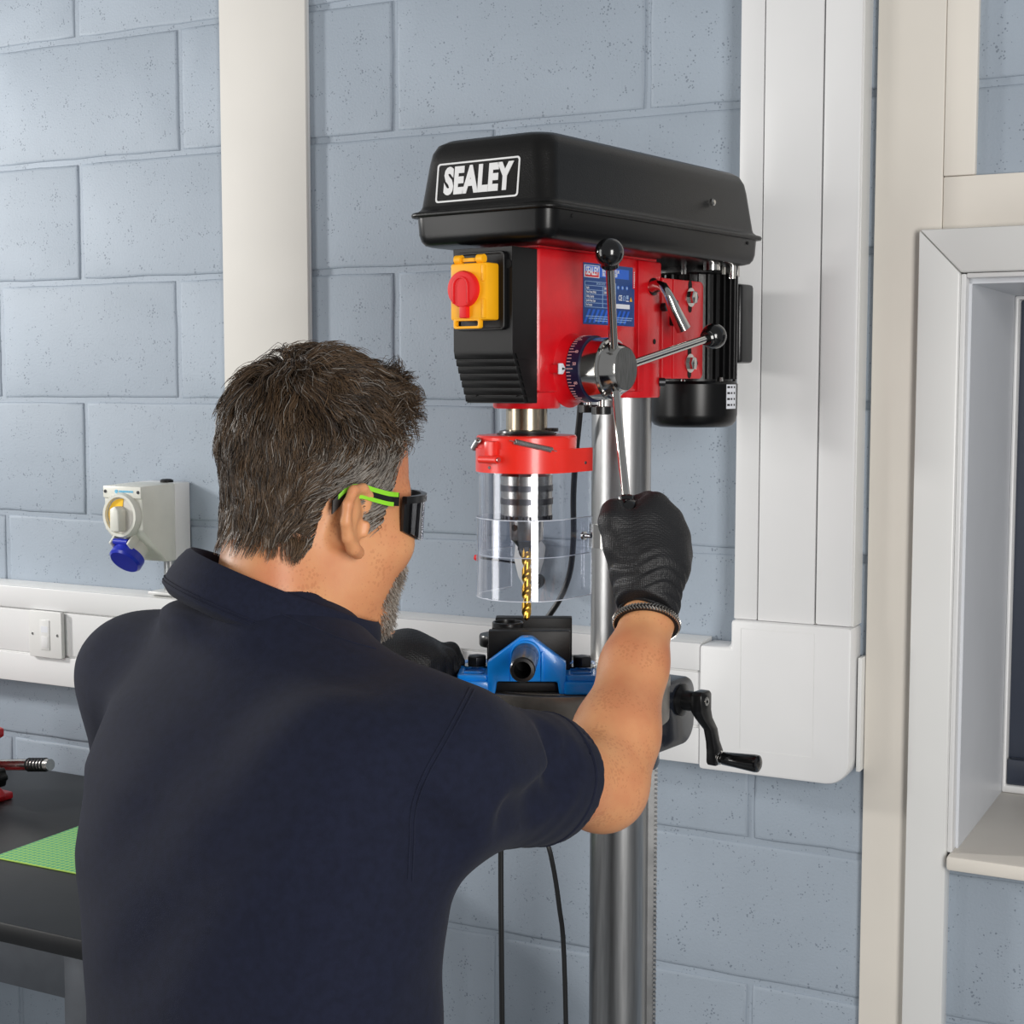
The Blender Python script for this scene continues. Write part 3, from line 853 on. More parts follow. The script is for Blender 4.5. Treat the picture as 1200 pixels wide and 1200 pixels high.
# specification label on the near side of the casting
lx = .0447
b_of = lambda x, y: to_press(J(x, y, 1.93))[1]
LY0, LY1, LZ0, LZ1 = -.168, -.092, 1.619, 1.694
def near_b(px):   # the press-local y of the near side face seen at picture column px
    k = (px - 600) / FPX; a = lx
    return (k * (PC[1] - a * -PX[1] ) - PC[0] - a * PX[0]) / (PY[0] - k * PY[1])
LY0, LY1 = near_b(682.5), near_b(742)
LW = LY1 - LY0
def lab(g0, g1, h0, h1, name, m, lift, parent=None):   # rectangle in label fractions (0..1 across, 0..1 up)
    g = G(); g.box(lx, lx + lift, LY0 + g0 * LW, LY0 + g1 * LW, LZ0 + h0 * (LZ1 - LZ0), LZ0 + h1 * (LZ1 - LZ0))
    return part(g, name, m, parent=parent)
LB = lab(0, 1, 0, 1, 'spec_label', 'label_blue', .0004)
lab(.29, .88, .785, .945, 'title_bar', 'label_bright_blue', .0006, LB)
lab(.015, .30, .765, .965, 'badge_border', 'label_white', .0007, LB)
lab(.03, .285, .86, .955, 'badge_blue', 'label_bright_blue', .0009, LB)
lab(.03, .285, .775, .86, 'badge_red', 'label_red', .0009, LB)
LH = LZ1 - LZ0
def ltext(s, gx, gz, size, m='label_white', sx=.8, w=0, al='LEFT'):
    text('label_print', s, size, m, LB, (lx + .0010, LY0 + gx * LW, LZ0 + gz * LH), (math.pi / 2, 0, math.pi / 2), sx=sx, weight=w, align=al, depth=.0001)
ltext('SEALEY', .158, .865, .0138, sx=.62, w=.0004, al='CENTER')
ltext('BENCH MOUNTING PILLAR', .35, .895, .0062, sx=.52, w=.0001)
ltext('DRILL 16-SPEED 370W/230V', .35, .83, .0062, sx=.47, w=.0001)
for i in range(7):
    zz = .28 + i * .0685 if i < 6 else .70
for zz in (.285, .355, .425, .495, .565, .635, .70):
    lab(.03, .62, zz - .004, zz + .004, 'table_rule', 'label_pale', .0007, LB)
for xx in (.03, .365, .62):
    lab(xx - .004, xx + .004, .285, .70 if xx != .365 else .635, 'table_rule', 'label_pale', .0007, LB)
ltext('SPECIFICATION', .32, .668, .0036, 'label_pale', .8, al='CENTER')
for s, zz in (('Supply', .60), ('Motor Power (Watt)', .53), ('Drilling Capacity', .46), ('Spindle Noise Taper', .39), ('Part Number', .32)):
    ltext(s, .045, zz, .0042, 'label_white', .62)
ltext('230V~', .38, .60, .0042, 'label_white', .7); ltext('370W', .38, .53, .0042, 'label_white', .7)
for i in range(3):
    g = G(); g.lathe([(0, .0026), (.0008, .0026)], (lx, LY0 + (.665 + .088 * i) * LW, LZ0 + .64 * LH), (1, 0, 0), 18); part(g, 'safety_sign', 'label_bright_blue', parent=LB)
    lab(.65 + .088 * i, .68 + .088 * i, .62, .66, 'sign_mark', 'label_pale', .0009, LB)
ltext('CE', .67, .465, .0095, 'label_white', .75, .0002)
g = G(); frame_prism(g, [(LY0 + (q) * LW, LZ0 + r_ * LH) for q, r_ in ((.765, .425), (.81, .425), (.81, .49), (.7875, .515), (.765, .49))], [(LY0 + (q) * LW, LZ0 + r_ * LH) for q, r_ in ((.773, .433), (.802, .433), (.802, .487), (.7875, .503), (.773, .487))], 'x', lx, lx + .0008); part(g, 'printed_house', 'label_pale', parent=LB)
lab(.835, .875, .455, .52, 'printed_bin', 'label_pale', .0007, LB); lab(.83, .88, .415, .432, 'printed_bar', 'label_white', .0007, LB)
g = G(); g.prism([(LY0 + .90 * LW, LZ0 + .42 * LH), (LY0 + .95 * LW, LZ0 + .42 * LH), (LY0 + .925 * LW, LZ0 + .495 * LH)], 'x', lx, lx + .0008); part(g, 'warning_triangle', 'label_amber', parent=LB)
lab(.63, .90, .29, .365, 'serial_patch', 'label_white', .0007, LB)
g = G()
for i in range(10):
    o_ = .02 + i * .085
    g.prism([(LY0 + (o_ - .01) * LW, LZ0 + .03 * LH), (LY0 + (o_ + .03) * LW, LZ0 + .03 * LH), (LY0 + (o_ + .12) * LW, LZ0 + .25 * LH), (LY0 + (o_ + .08) * LW, LZ0 + .25 * LH)], 'x', lx, lx + .0006)
part(g, 'hatch_stripe', 'label_bright_blue', parent=LB)
g = G()
for i, (x0, x1) in enumerate(((.05, .96), (.10, .94), (.22, .82))):
    zz = LZ0 + (.135 - .036 * i) * LH; xx = x0
    while xx < x1:
        w_ = random.uniform(.02, .05); g.box(lx, lx + .0008, LY0 + xx * LW, LY0 + min(xx + w_, x1) * LW, zz - .0005, zz + .0005); xx += w_ + .008
part(g, 'address_print', 'label_pale', parent=LB)
g = G(); g.box(lx, lx + .0005, LY1 - .0045, LY1 + .0022, LZ0 + .64 * LH, LZ1 + .0002); part(g, 'label_tab', 'red_enamel', parent=LB)
g = G()
for i in range(9): g.box(lx, lx + .0008, LY1 - .0022, LY1 - .0006, LZ0 + (.66 + .031 * i) * LH, LZ0 + (.68 + .031 * i) * LH)
part(g, 'tab_print', 'label_white', parent=LB)
# seam ridge and small hole on the casting
g = G(); g.box(.0455, .0472, -.0365, -.0345, 1.538, 1.704); part(g, 'casting_ridge', 'red_enamel', .0005)
b = near_b(768)
g = G(); g.lathe([(0, .0035), (.0008, .0035)], (.0460, .0055, 1.601), (1, 0, 0), 14); part(g, 'casting_hole', 'hole_black')

# motor plate with slots and bolts
g = G(); g.prism(rrect(.022, .1365, 1.5525, 1.685, .008, 4), 'x', .0405, .0462); mp = part(g, 'motor_plate', 'red_enamel', .001)
g = G(); g.box(.0462, .0475, .022, .026, 1.5525, 1.685); g.box(.0462, .0473, .0525, .0555, 1.5525, 1.685); part(g, 'plate_fold', 'red_enamel', .0005, parent=mp)
for zc in (1.6635, 1.5745):
    for dz in (.008, -.008):
        pass
    g = G(); g.prism(rrect(.094, .104, zc - .0215, zc + .0215, .0049, 4), 'x', .046, .0466); part(g, 'slot', 'hole_black', parent=mp)
    g = G(); g.lathe([(0, .0128), (.002, .0128), (.0022, .0105)], (.0464, .099, zc - .001), (1, 0, 0), 24); part(g, 'washer', 'chrome', parent=mp)
    g = G(); g.lathe([(.002, .0092), (.008, .0092), (.009, .0075)], (.0464, .099, zc - .001), (1, 0, 0), 6); part(g, 'bolt', 'chrome', parent=mp)
# belt tension lever (chrome, cranked)
P0 = Vector((.046, .0, 1.662))
def pl(x, y, a):     # press-local point on the sight line at press-local x = a
    d = ray(x, y); n = np.array([PX[0], PX[1], 0]); o_ = np.array([PC[0], PC[1], 0])
    t_ = (a - np.dot(_c - o_, n)) / np.dot(d, n)
    return Vector(to_press(_c + d * t_))
g = G(); g.lathe([(0, .0115), (.002, .0115), (.004, .008), (.010, .0068)], pl(765, 336, .046), (1, 0, 0), 20); part(g, 'tension_boss', 'black_satin')
g = G(); g.tube([pl(765, 336, .050), pl(770, 334, .060), pl(777, 336, .07), pl(783, 346, .078), pl(791, 365, .082), pl(801, 386, .088)], [.0075, .0066, .0063, .0066, .0085, .0098], 18); tl = part(g, 'tension_lever', 'chrome', angle=60)
q = pl(801, 386, .088); d = (pl(801, 386, .088) - pl(791, 365, .082)).normalized()
g = G(); g.lathe([(0, .0035), (.0006, .0035)], q, d, 12); part(g, 'lever_hole', 'hole_black', parent=tl)
q = pl(776, 360, .046); g = G(); g.lathe([(0, .0062), (.007, .0062), (.008, .005)], q, (1, 0, 0), 6); part(g, 'lock_bolt', 'bolt_dark')
q = pl(787, 366, .046); g = G(); g.prism(rrect(q.y - .006, q.y + .004, q.z - .018, q.z + .016, .003, 3), 'x', .0455, .055); part(g, 'lock_wing', 'black_satin', .001)

# motor
MY = .194
g = G(); g.lathe([(1.545, .0545), (1.705, .0545)], (0, MY, 0), n=48); mo = part(g, 'motor_body', 'motor_paint')
for i in range(30):
    a = 2 * math.pi * (i + .5) / 30
    c, s = math.cos(a), math.sin(a); w_ = .0022
    g = G(); g.loops([[(r * c - q * s, MY + r * s + q * c, zz) for r, q in ((.053, -w_), (.0615, -w_ * .7), (.0615, w_ * .7), (.053, w_))] for zz in (1.552, 1.697)])
    part(g, 'cooling_fin', 'motor_paint', parent=mo, smooth=False)
g = G(); g.lathe([(1.484, .030), (1.4842, .048), (1.487, .056), (1.493, .0605), (1.502, .0623), (1.545, .0628), (1.549, .0595)], (0, MY, 0), n=56); ec = part(g, 'fan_cover', 'cover_tray')
g = G(); g.lathe([(1.697, .0575), (1.7, .060), (1.716, .060), (1.724, .054), (1.7285, .04), (1.729, .012)], (0, MY, 0), n=48); part(g, 'motor_end_bell', 'motor_paint')
g = G()
for a in (-75, -20, 35): g.lathe([(1.549, .0035), (1.5545, .003)], (.0585 * math.cos(R(a)), MY + .0585 * math.sin(R(a)), 0), n=8); g.lathe([(1.697, .0036), (1.7135, .0036)], (.0605 * math.cos(R(a)), MY + .0605 * math.sin(R(a)), 0), n=8)
part(g, 'through_bolt', 'chrome', parent=mo)
g = G(); g.lathe([(1.7, .0045), (1.745, .0045)], (.045, MY - .03, 0), n=10); part(g, 'motor_stud', 'chrome')
g = G(); g.prism(rrect(-.04, .053, .235, .276, .006, 4), 'z', 1.575, 1.688); part(g, 'capacitor_box', 'black_satin', .005)
# motor nameplate wrapped on the fan cover
a0, a1 = R(-14), R(9); g = G(); rr0 = []
n = 8
def npl(r, z0, z1, b0, b1):
    gg = G(); ring = []
    out_ = [[((r + e) * math.cos(b0 + (b1 - b0) * k / n), MY + (r + e) * math.sin(b0 + (b1 - b0) * k / n)) for k in range(n + 1)] for e in (.0, .0006)]
    poly = out_[0] + out_[1][::-1]
    gg.prism(poly, 'z', z0, z1); return gg
part(npl(.0627, 1.5105, 1.5445, a0, a1), 'nameplate', 'label_white', parent=ec)
for i in range(4):
    for j in range(3):
        z_ = 1.5145 + i * .0083; b_ = a0 + (a1 - a0) * (.06 + .32 * j)
        part(npl(.0631, z_, z_ + .0028, b_, b_ + (a1 - a0) * (.22 if j == 0 else .14)), 'nameplate_print', 'bolt_dark', parent=ec)

# depth-stop knobs under the head
for (px_, py_, a_, r_) in ((705, 480, .03, .0125), (690, 478, .0, .012)):
    q = pl(px_, py_, a_)
    g = G(); g.lathe([(-.006, r_), (-.0055, r_ + .0006), (.0035, r_ + .0006), (.004, r_)], q, (0, 0, 1), 24); kn = part(g, 'stop_knob', 'black_satin')
    g = G(); g.lathe([(.003, .0042), (1.537 - q.z, .0042)], q, (0, 0, 1), 12); part(g, 'stop_screw', 'chrome', parent=kn)
# quill, spindle and chuck
S0 = (0, SY, 0)
g = G(); g.lathe([(1.47, .0252), (1.52, .0252)], S0, n=48); part(g, 'quill', 'quill_steel')
g = G(); g.lathe([(1.4835, .036), (1.4865, .0365), (1.4868, .034), (1.489, .0335), (1.4905, .0262)], S0, n=48); part(g, 'guard_circlip', 'black_satin')
g = G(); g.box(.020, .031, SY + .012, SY + .024, 1.488, 1.4925); part(g, 'circlip_ear', 'black_satin', .001)
g = G(); g.lathe([(1.386, .0312), (1.4345, .0318), (1.437, .029), (1.475, .012)], S0, n=56); ch = part(g, 'chuck_sleeve', 'steel')
for z0 in (1.4235, 1.4075):
    g = G(); g.lathe([(z0 - .0075, .030), (z0 - .0075, .0324), (z0, .0324), (z0, .030)], S0, n=56, ring=True); part(g, 'knurled_band', 'chuck_band', parent=ch)
g = G(); nt_ = 26
for i in range(nt_):
    a = 2 * math.pi * i / nt_; c, s = math.cos(a), math.sin(a)
    g.loops([[(r * c - q * s, SY + r * s + q * c, zz) for r, q in ((.0262, -wq), (.0318, -wq), (.0318, wq), (.0262, wq))] for zz, wq in ((1.3805, .0012), (1.3868, .0024))])
part(g, 'gear_teeth', 'chuck_band', parent=ch)
g = G(); g.lathe([(1.3555, .0195), (1.357, .0205), (1.388, .021)], S0, n=40); part(g, 'chuck_body', 'steel')
g = G(); g.lathe([(1.346, .010), (1.3555, .0185)], S0, n=32); part(g, 'chuck_nose', 'chuck_band')
for i in range(3):
    a = R(-54 + 120 * i); g = G(); g.prism(rrect(-.003, .003, -.003, .003, .001, 1), 'z', 1.342, 1.357)
    o = part(g, 'chuck_jaw', 'bolt_dark'); o.location = (.0085 * math.cos(a), SY + .0085 * math.sin(a), 0); o.rotation_euler = (0, 0, a)
# keyway hole on chuck
g = G(); g.lathe([(0, .004), (.001, .004)], (.0205 * math.cos(R(-100)), SY + .0205 * math.sin(R(-100)), 1.3715), (math.cos(R(-100)), math.sin(R(-100)), 0), 14); part(g, 'key_hole', 'hole_black')

# chuck guard: red collar, hinged band and two clear shields
g = G(); g.lathe([(1.4655, .0605), (1.482, .0612), (1.484, .0595), (1.4842, .027), (1.4655, .027)], S0, n=64, ring=True); part(g, 'guard_collar', 'red_plastic', angle=30)
def U(r, back, n=28):
    pts = [(r, SY + back)] + [(r * math.cos(R(-180 * k / n)), SY + r * math.sin(R(-180 * k / n))) for k in range(n + 1)] + [(-r, SY + back)]
    return pts
def Ushell(g, r, t_, back, z0, z1):
    o_, i_ = U(r, back), U(r - t_, back)
    poly = o_ + i_[::-1]
    n_ = len(o_)
    rr = []
    for zz in (z0, z1): rr.append([(x, y, zz) for x, y in poly])
    vs = rr[0] + rr[1]; m_ = len(poly); fs = []
    for k in range(m_):
        k2 = (k + 1) % m_; fs.append((k, k2, m_ + k2, m_ + k))
    for k in range(n_ - 1):
        fs.append((k, m_ - 1 - k, m_ - 2 - k, k + 1)); fs.append((m_ + k, m_ + k + 1, m_ + m_ - 2 - k, m_ + m_ - 1 - k))
    return g.add(vs, fs)
g = G(); Ushell(g, .0622, .004, .052, 1.4400, 1.4685); gb = part(g, 'guard_band', 'red_plastic', angle=30)
g = G(); Ushell(g, .0590, .0022, .050, 1.339, 1.4405); sh1 = part(g, 'clear_shield', 'clear')
g = G(); Ushell(g, .0618, .0022, .052, 1.2872, 1.3845); sh2 = part(g, 'clear_shield', 'clear')
for (r_, t_, bk_, z_, par_) in ((.0619, .0024, .0523, 1.2872, sh2), (.0619, .0024, .0523, 1.3839, sh2), (.0591, .0024, .0503, 1.3390, sh1)):
    g = G(); Ushell(g, r_, t_, bk_, z_ - .0002, z_ + .0006); part(g, 'shield_edge', 'edge_bright', parent=par_)  # bright rim lines of the clear plastic, put into the colour as pale strips
# slot and thumbscrew on the lower shield's near flap
g = G(); frame_prism(g, rrect(SY + .028, SY + .0345, 1.296, 1.379, .003, 4), rrect(SY + .0292, SY + .0333, 1.2972, 1.3778, .002, 4), 'x', .0615, .0626); part(g, 'shield_slot', 'clear', parent=sh2)
q = Vector((.0622, SY + .031, 1.362)); g = G(); g.lathe([(0, .0052), (.003, .0052), (.004, .003), (.012, .003)], q, (1, 0, 0), 14); ts = part(g, 'thumbscrew', 'chrome')
g = G(); g.prism([(q.y - .001, q.z), (q.y + .009, q.z + .004), (q.y + .011, q.z + .001), (q.y + .001, q.z - .003)], 'x', q.x + .006, q.x + .0085); part(g, 'wing', 'chrome', .0006, parent=ts)
# hinge block, springs, rivets on the band
def rim(a, r): return Vector((r * math.cos(R(a)), SY + r * math.sin(R(a)), 0))
AH = -96
g = G(); c = rim(AH, .064); tx = Vector((-math.sin(R(AH)), math.cos(R(AH)), 0)); nx = Vector((math.cos(R(AH)), math.sin(R(AH)), 0))
g.loops([[c + tx * s + nx * d + Vector((0, 0, zz)) for s, d in ((-.008, -.004), (.008, -.004), (.008, .004), (-.008, .004))] for zz in (1.459, 1.478)])
part(g, 'hinge_block', 'red_plastic', .0015)
g = G(); g.cyl(c + nx * .004 - tx * .014 + Vector((0, 0, 1.4565)), c + nx * .004 + tx * .014 + Vector((0, 0, 1.4565)), .0048, n=16); hb = part(g, 'hinge_barrel', 'red_plastic')
g = G(); g.cyl(c + nx * .004 + tx * .014 + Vector((0, 0, 1.4565)), c + nx * .004 + tx * .0165 + Vector((0, 0, 1.4565)), .0032, n=12); part(g, 'hinge_bolt', 'chrome', parent=hb)
def spring(a0, z0, a1, z1, r0):
    A = rim(a0, r0) + Vector((0, 0, z0)); B = rim(a1, r0) + Vector((0, 0, z1)); d = (B - A); L_ = d.length; d.normalize(); e, f_ = frame_of(d)
    pts = []; turns = 22
    for k in range(turns * 10 + 1):
        t_ = k / (turns * 10); an = 2 * math.pi * turns * t_
        pts.append(A + d * (L_ * (.1 + .8 * t_)) + e * (.0027 * math.cos(an)) + f_ * (.0027 * math.sin(an)))
    g = G(); g.tube(pts, .0011, 5); sp_ = part(g, 'return_spring', 'conduit')
    for q0, q1 in ((A, A + d * L_ * .1), (B, B - d * L_ * .1)):
        g = G(); m_ = (q0 + q1) / 2
        g.tube([m_ + (d * math.cos(k * math.pi / 6) + e * math.sin(k * math.pi / 6)) * .0027 for k in range(13)], .0006, 5, cap=False); part(g, 'spring_eye', 'chrome', parent=sp_)
spring(-72, 1.4795, -22, 1.4668, .0665)
spring(-112, 1.4805, -158, 1.466, .0675)
for a, zz, xx in ((-100, 1.4465, None), (-20, 1.4505, 1)):
    p = rim(a, .0622) + Vector((0, 0, zz)) if xx is None else Vector((.0622, SY + .036, zz)); nrm = (math.cos(R(a)), math.sin(R(a)), 0) if xx is None else (1, 0, 0)
    g = G(); g.lathe([(0, .0022), (.0008, .0018)], p, nrm, 10); part(g, 'rivet', 'chrome', parent=gb)
# hose-style clamp round the column
g = G(); g.lathe([(1.3286, .0398), (1.3286, .0425), (1.3597, .0425), (1.3597, .0398)], n=56, ring=True); part(g, 'column_collar', 'chrome', angle=30)
# mains cable down behind the guard
cp = [J(681, 462, 2.02), J(679, 490, 2.03), J(675, 530, 2.05), J(672, 580, 2.08), J(672, 630, 2.1), J(668, 670, 2.12), J(657, 700, 2.13), J(643, 722, 2.14), J(625, 745, 2.16), J(600, 780, 2.18), J(588, 860, 2.2), J(587, 1000, 2.2), J(588, 1150, 2.2), J(592, 1500, 2.22), J(596, 1680, 2.24)]
def smooth_path(P, m=6):
    P = [Vector(tuple(p)) for p in P]; out_ = []
    for i in range(len(P) - 1):
        p0, p1, p2, p3 = P[max(i - 1, 0)], P[i], P[i + 1], P[min(i + 2, len(P) - 1)]
        for k in range(m):
            t_ = k / m
            out_.append(.5 * ((2 * p1) + (-p0 + p2) * t_ + (2 * p0 - 5 * p1 + 4 * p2 - p3) * t_ ** 2 + (-p0 + 3 * p1 - 3 * p2 + p3) * t_ ** 3))
    out_.append(P[-1]); return out_
g = G(); g.tube(smooth_path([to_press(q) for q in cp]), .0042, 10); part(g, 'mains_cable', 'cable_black')
cp = [J(618, 868, 1.93), J(628, 950, 1.98), J(637, 980, 2.0), J(645, 1000, 2.0), J(655, 1060, 2.02), J(662, 1150, 2.05), J(668, 1500, 2.1), J(672, 1740, 2.12)]
g = G(); g.tube(smooth_path([to_press(q) for q in cp]), .0034, 8); part(g, 'lamp_cable', 'cable_black')

# table, bracket, crank
TY, TZ, TR = -.150, 1.178, .143
g = G()
g.lathe([(TZ - .0545, TR - .004), (TZ - .052, TR - .001), (TZ - .012, TR - .001), (TZ - .010, TR), (TZ - .001, TR), (TZ, TR - .001), (TZ, TR - .012), (TZ - .003, TR - .0125), (TZ - .003, TR - .0165), (TZ, TR - .017), (TZ, .098), (TZ - .003, .0975), (TZ - .003, .0935), (TZ, .093), (TZ, .064), (TZ - .003, .0635), (TZ - .003, .0595), (TZ, .059), (TZ, .016), (TZ - .02, .015)], (0, TY, 0), n=96)
tb = part(g, 'drill_table', 'table_iron', angle=30)
for r_ in (.0615, .0955, TR - .0145):
    g = G(); g.lathe([(TZ - .0029, r_ - .0018), (TZ - .0022, r_ - .0018), (TZ - .0022, r_ + .0018), (TZ - .0029, r_ + .0018)], (0, TY, 0), n=72, ring=True); part(g, 'table_groove', 'table_groove', parent=tb)
for a in (45, 135, 225, 315):
    g = G(); g.prism(rrect(.030, .125, -.0065, .0065, .004, 3), 'z', TZ - .001, TZ + .0003); o = part(g, 'table_slot', 'table_groove', parent=tb); o.location = (0, TY, 0); o.rotation_euler = (0, 0, R(a))
g = G(); g.lathe([(1.03, .052), (1.035, .054), (1.125, .054), (1.13, .052)], n=48); part(g, 'column_sleeve', 'bracket_navy')
g = G(); g.prism(rrect(-.034, .034, -.20, -.03, .012), 'z', 1.075, 1.1235); part(g, 'table_arm', 'bracket_navy', .006)
g = G(); g.prism(rrect(-.062, .052, 1.066, 1.157, [.026, .026, .022, .03], 6), 'x', .02, .087); part(g, 'crank_housing', 'bracket_navy', .004)
CR = Vector((.087, .014, 1.128))
g = G(); g.lathe([(0, .0215), (.003, .0215), (.0045, .0175), (.006, .0135), (.022, .013), (.024, .012)], CR, (1, 0, 0), 32); part(g, 'crank_shaft', 'black_satin')
E0 = Vector((.117, .0145, 1.128)); E1 = Vector((.124, .040, J(842, 889, 2.0)[2]))
g = G()
def arm_ring(c, w_, t_): return [c + Vector((dx, dy, 0)) for dx, dy in ((-t_, -w_), (t_, -w_), (t_, w_), (-t_, w_))]
pts = [(E0 + Vector((0, 0, .0155)), .010, .007), (E0 + Vector((0, 0, .011)), .0145, .0078), (E0 - Vector((0, 0, .011)), .0145, .0078), (E0 + Vector((.001, .006, -.022)), .0118, .007), (E0 + (E1 - E0) * .5 + Vector((0, .007, 0)), .0095, .006), (E0 + (E1 - E0) * .72 + Vector((0, .005, 0)), .0095, .006), (E1 + Vector((0, 0, .008)), .0115, .007), (E1 - Vector((0, 0, .006)), .0115, .007), (E1 - Vector((0, 0, .0105)), .008, .0065)]
g.loops([arm_ring(*p_) for p_ in pts]); ca = part(g, 'crank_arm', 'black_satin', .0018)
g = G(); g.lathe([(0, .0058), (.001, .0055)], E0 + Vector((.0078, 0, .002)), (1, 0, 0), 18); g2 = part(g, 'crank_screw', 'chrome', parent=ca)
g = G(); g.lathe([(0, .0022), (.0004, .0022)], E0 + Vector((.0088, 0, .002)), (1, 0, 0), 6); part(g, 'hex_socket', 'hole_black', parent=ca)
g = G(); g.lathe([(.006, .0095), (.009, .0095), (.0105, .007)], E1, (1, 0, 0), 16); part(g, 'crank_ferrule', 'chrome', parent=ca)
g = G(); g.lathe([(.0115, .0075), (.013, .0088), (.032, .0098), (.060, .0118), (.064, .0112), (.0655, .009), (.0660, .003)], E1, (1, 0, 0), 28); part(g, 'crank_grip', 'black_gloss', parent=ca)

# ================================================================== DRILL BIT
sp_w = PC + PY * SY
bt = thing('drill_bit', 'gold coated twist drill bit gripped in the chuck above the vice', 'drill bit', (sp_w[0], sp_w[1], 1.2555), 0)
def flute_ring(zz, ang, r, web):
    out_ = []
    for k in range(28):
        a = 2 * math.pi * k / 28
        d = abs(math.sin(a))              # two lands on +-x, two flutes on +-y
        rr_ = r if d < .62 else r * (1 - .42 * ((d - .62) / .38) ** .8)
        out_.append((rr_ * math.cos(a + ang), rr_ * math.sin(a + ang), zz))
    return out_
rings = []
N_ = 90; BL = .090; pitch = .042; r_ = .0058
for i in range(N_ + 1):
    zz = BL * i / N_; tip = min(1, .12 + zz / .0042)
    rings.append(flute_ring(zz, 2 * math.pi * zz / pitch + .9, r_ * tip, .4))
g = G(); g.loops(rings); g.build('flutes', 'gold_tin', bt, angle=32)
g = G(); g.lathe([(.0898, .0057), (.106, .0057)], n=24); g.build('shank', 'gold_tin', bt)

# ================================================================== VICE ON THE TABLE
vx, vy = (621 - 600) / FPX * 1.865, 1.865
vt = thing('machine_vice', 'blue machine vice with black jaws bolted to the drill table', 'vice', (vx, vy, TZ + .0004), R(-2))
BF = -.058
poly = [(-.049, .0), (-.049, .038), (-.0085, .0685), (.0045, .0685), (.0445, .038), (.0445, .0), (.0365, .0), (.0345, .0150), (-.0375, .0150), (-.0395, .0)]
g = G(); g.prism(poly, 'y', BF - .007, BF + .011); fp = g.build('front_plate', 'vise_blue', vt, .0022)
for s, x in ((-1, -.020), (1, .0165)):
    g = G(); g.box(x - .0014, x + .0014, BF - .0105, BF - .006, .016, .052); g.build('web_rib', 'vise_blue', fp, .001)
g = G(); g.lathe([(0, .0185), (.006, .0175)], (-.003, BF - .006, .047), (0, -1, 0), 30); g.build('screw_boss', 'vise_blue', fp)
for s in (-1, 1):
    x0, x1 = (.0425, .082) if s > 0 else (-.086, -.047)
    g = G(); g.box(x0, x1, BF - .010, .075, 0, .016); lg = g.build('side_rail', 'vise_blue', vt, .003)
    g = G(); frame_prism(g, rrect(x0 + .001, x1 - .001, BF - .006, .028, .004), rrect(x0 + .008, x1 - .008, BF + .004, .02, .005), 'z', .0155, .0225); g.build('lug_rim', 'vise_blue', lg, .0015)
    g = G(); g.box(x0 + .004, x1 - .004, BF + .018, BF + .026, .0158, .0222); g.build('lug_web', 'vise_blue', lg, .001)
    g = G(); g.prism(rrect(x0 + .009, x1 - .009, BF + .0045, BF + .0175, .003), 'z', .0158, .0165); g.build('lug_slot', 'bracket_navy', lg)
    xc = (x0 + x1) / 2 + .002
    g = G(); g.lathe([(.0222, .0165), (.0245, .0165)], (xc, BF + .052, 0), n=26); g.build('washer', 'chrome', lg)
    g = G(); g.lathe([(.0245, .0125), (.035, .0125), (.0362, .0105)], (xc, BF + .052, 0), n=6); g.build('bolt_head', 'bolt_dark', lg, .0008)
g = G(); g.box(-.047, .043, -.05, .078, .0, .012); g.build('bed', 'table_groove', vt, .002)
g = G(); g.box(-.0495, .0495, -.026, -.010, .020, .0695); g.build('moving_jaw', 'jaw_black', vt, .0012)
g = G(); g.box(-.044, .052, .040, .060, .012, .0755); g.build('fixed_jaw', 'jaw_black', vt, .0012)
g = G(); g.box(-.052, .0, -.010, .0, .020, .050); g.build('jaw_slide', 'jaw_black', vt, .0012)
g = G(); g.box(-.046, .050, -.010, -.0075, .052, .0705) ; g.build('jaw_insert', 'jaw_black', vt, .0006)
g = G(); g.cyl((-.003, BF, .047), (-.003, -.02, .047), .009, n=18); g.build('lead_screw', 'steel', vt)
hx = Vector((-.003, BF - .004, .047)); he = Vector((-.0045, BF - .098, .0465))
g = G(); d = he - hx; g.lathe([(0, .0165), (.004, .0165), (.0045, .0158), (.032, .0155), (.0325, .0150), (.0335, .0155), (d.length - .002, .0145), (d.length, .0132), (d.length + .0004, .0098), (d.length - .04, .0094)], hx, d, 36, cap=True)
hd = g.build('handle_tube', 'black_satin', vt, angle=30)
g = G(); g.lathe([(d.length - .0385, .0093), (d.length - .038, .0093)], hx, d, 24); g.build('handle_bore', 'hole_black', hd)

wk = thing('workpiece', 'black round flanged plastic fitting clamped between the vice jaws', 'workpiece', (vx - .027, vy + .0155, TZ + .0455), 0)
g = G(); g.lathe([(0, .012), (0, .0225), (.002, .0235), (.012, .0235), (.014, .0225), (.0142, .012)], (-.012, 0, 0), n=40, ring=True); g.build('flange', 'black_satin', wk)
g = G(); g.lathe([(.014, .0165), (.014, .0195), (.0285, .0195), (.0295, .0185), (.0295, .0165), (.014, .0155)], (.0, 0, 0), n=40, ring=True); g.build('collar', 'black_satin', wk)
g = G(); g.lathe([(.014, .0), (.014, .016), (.0175, .016), (.0185, .0145)], (.034, 0.002, 0), n=32); g.build('cap', 'black_satin', wk)
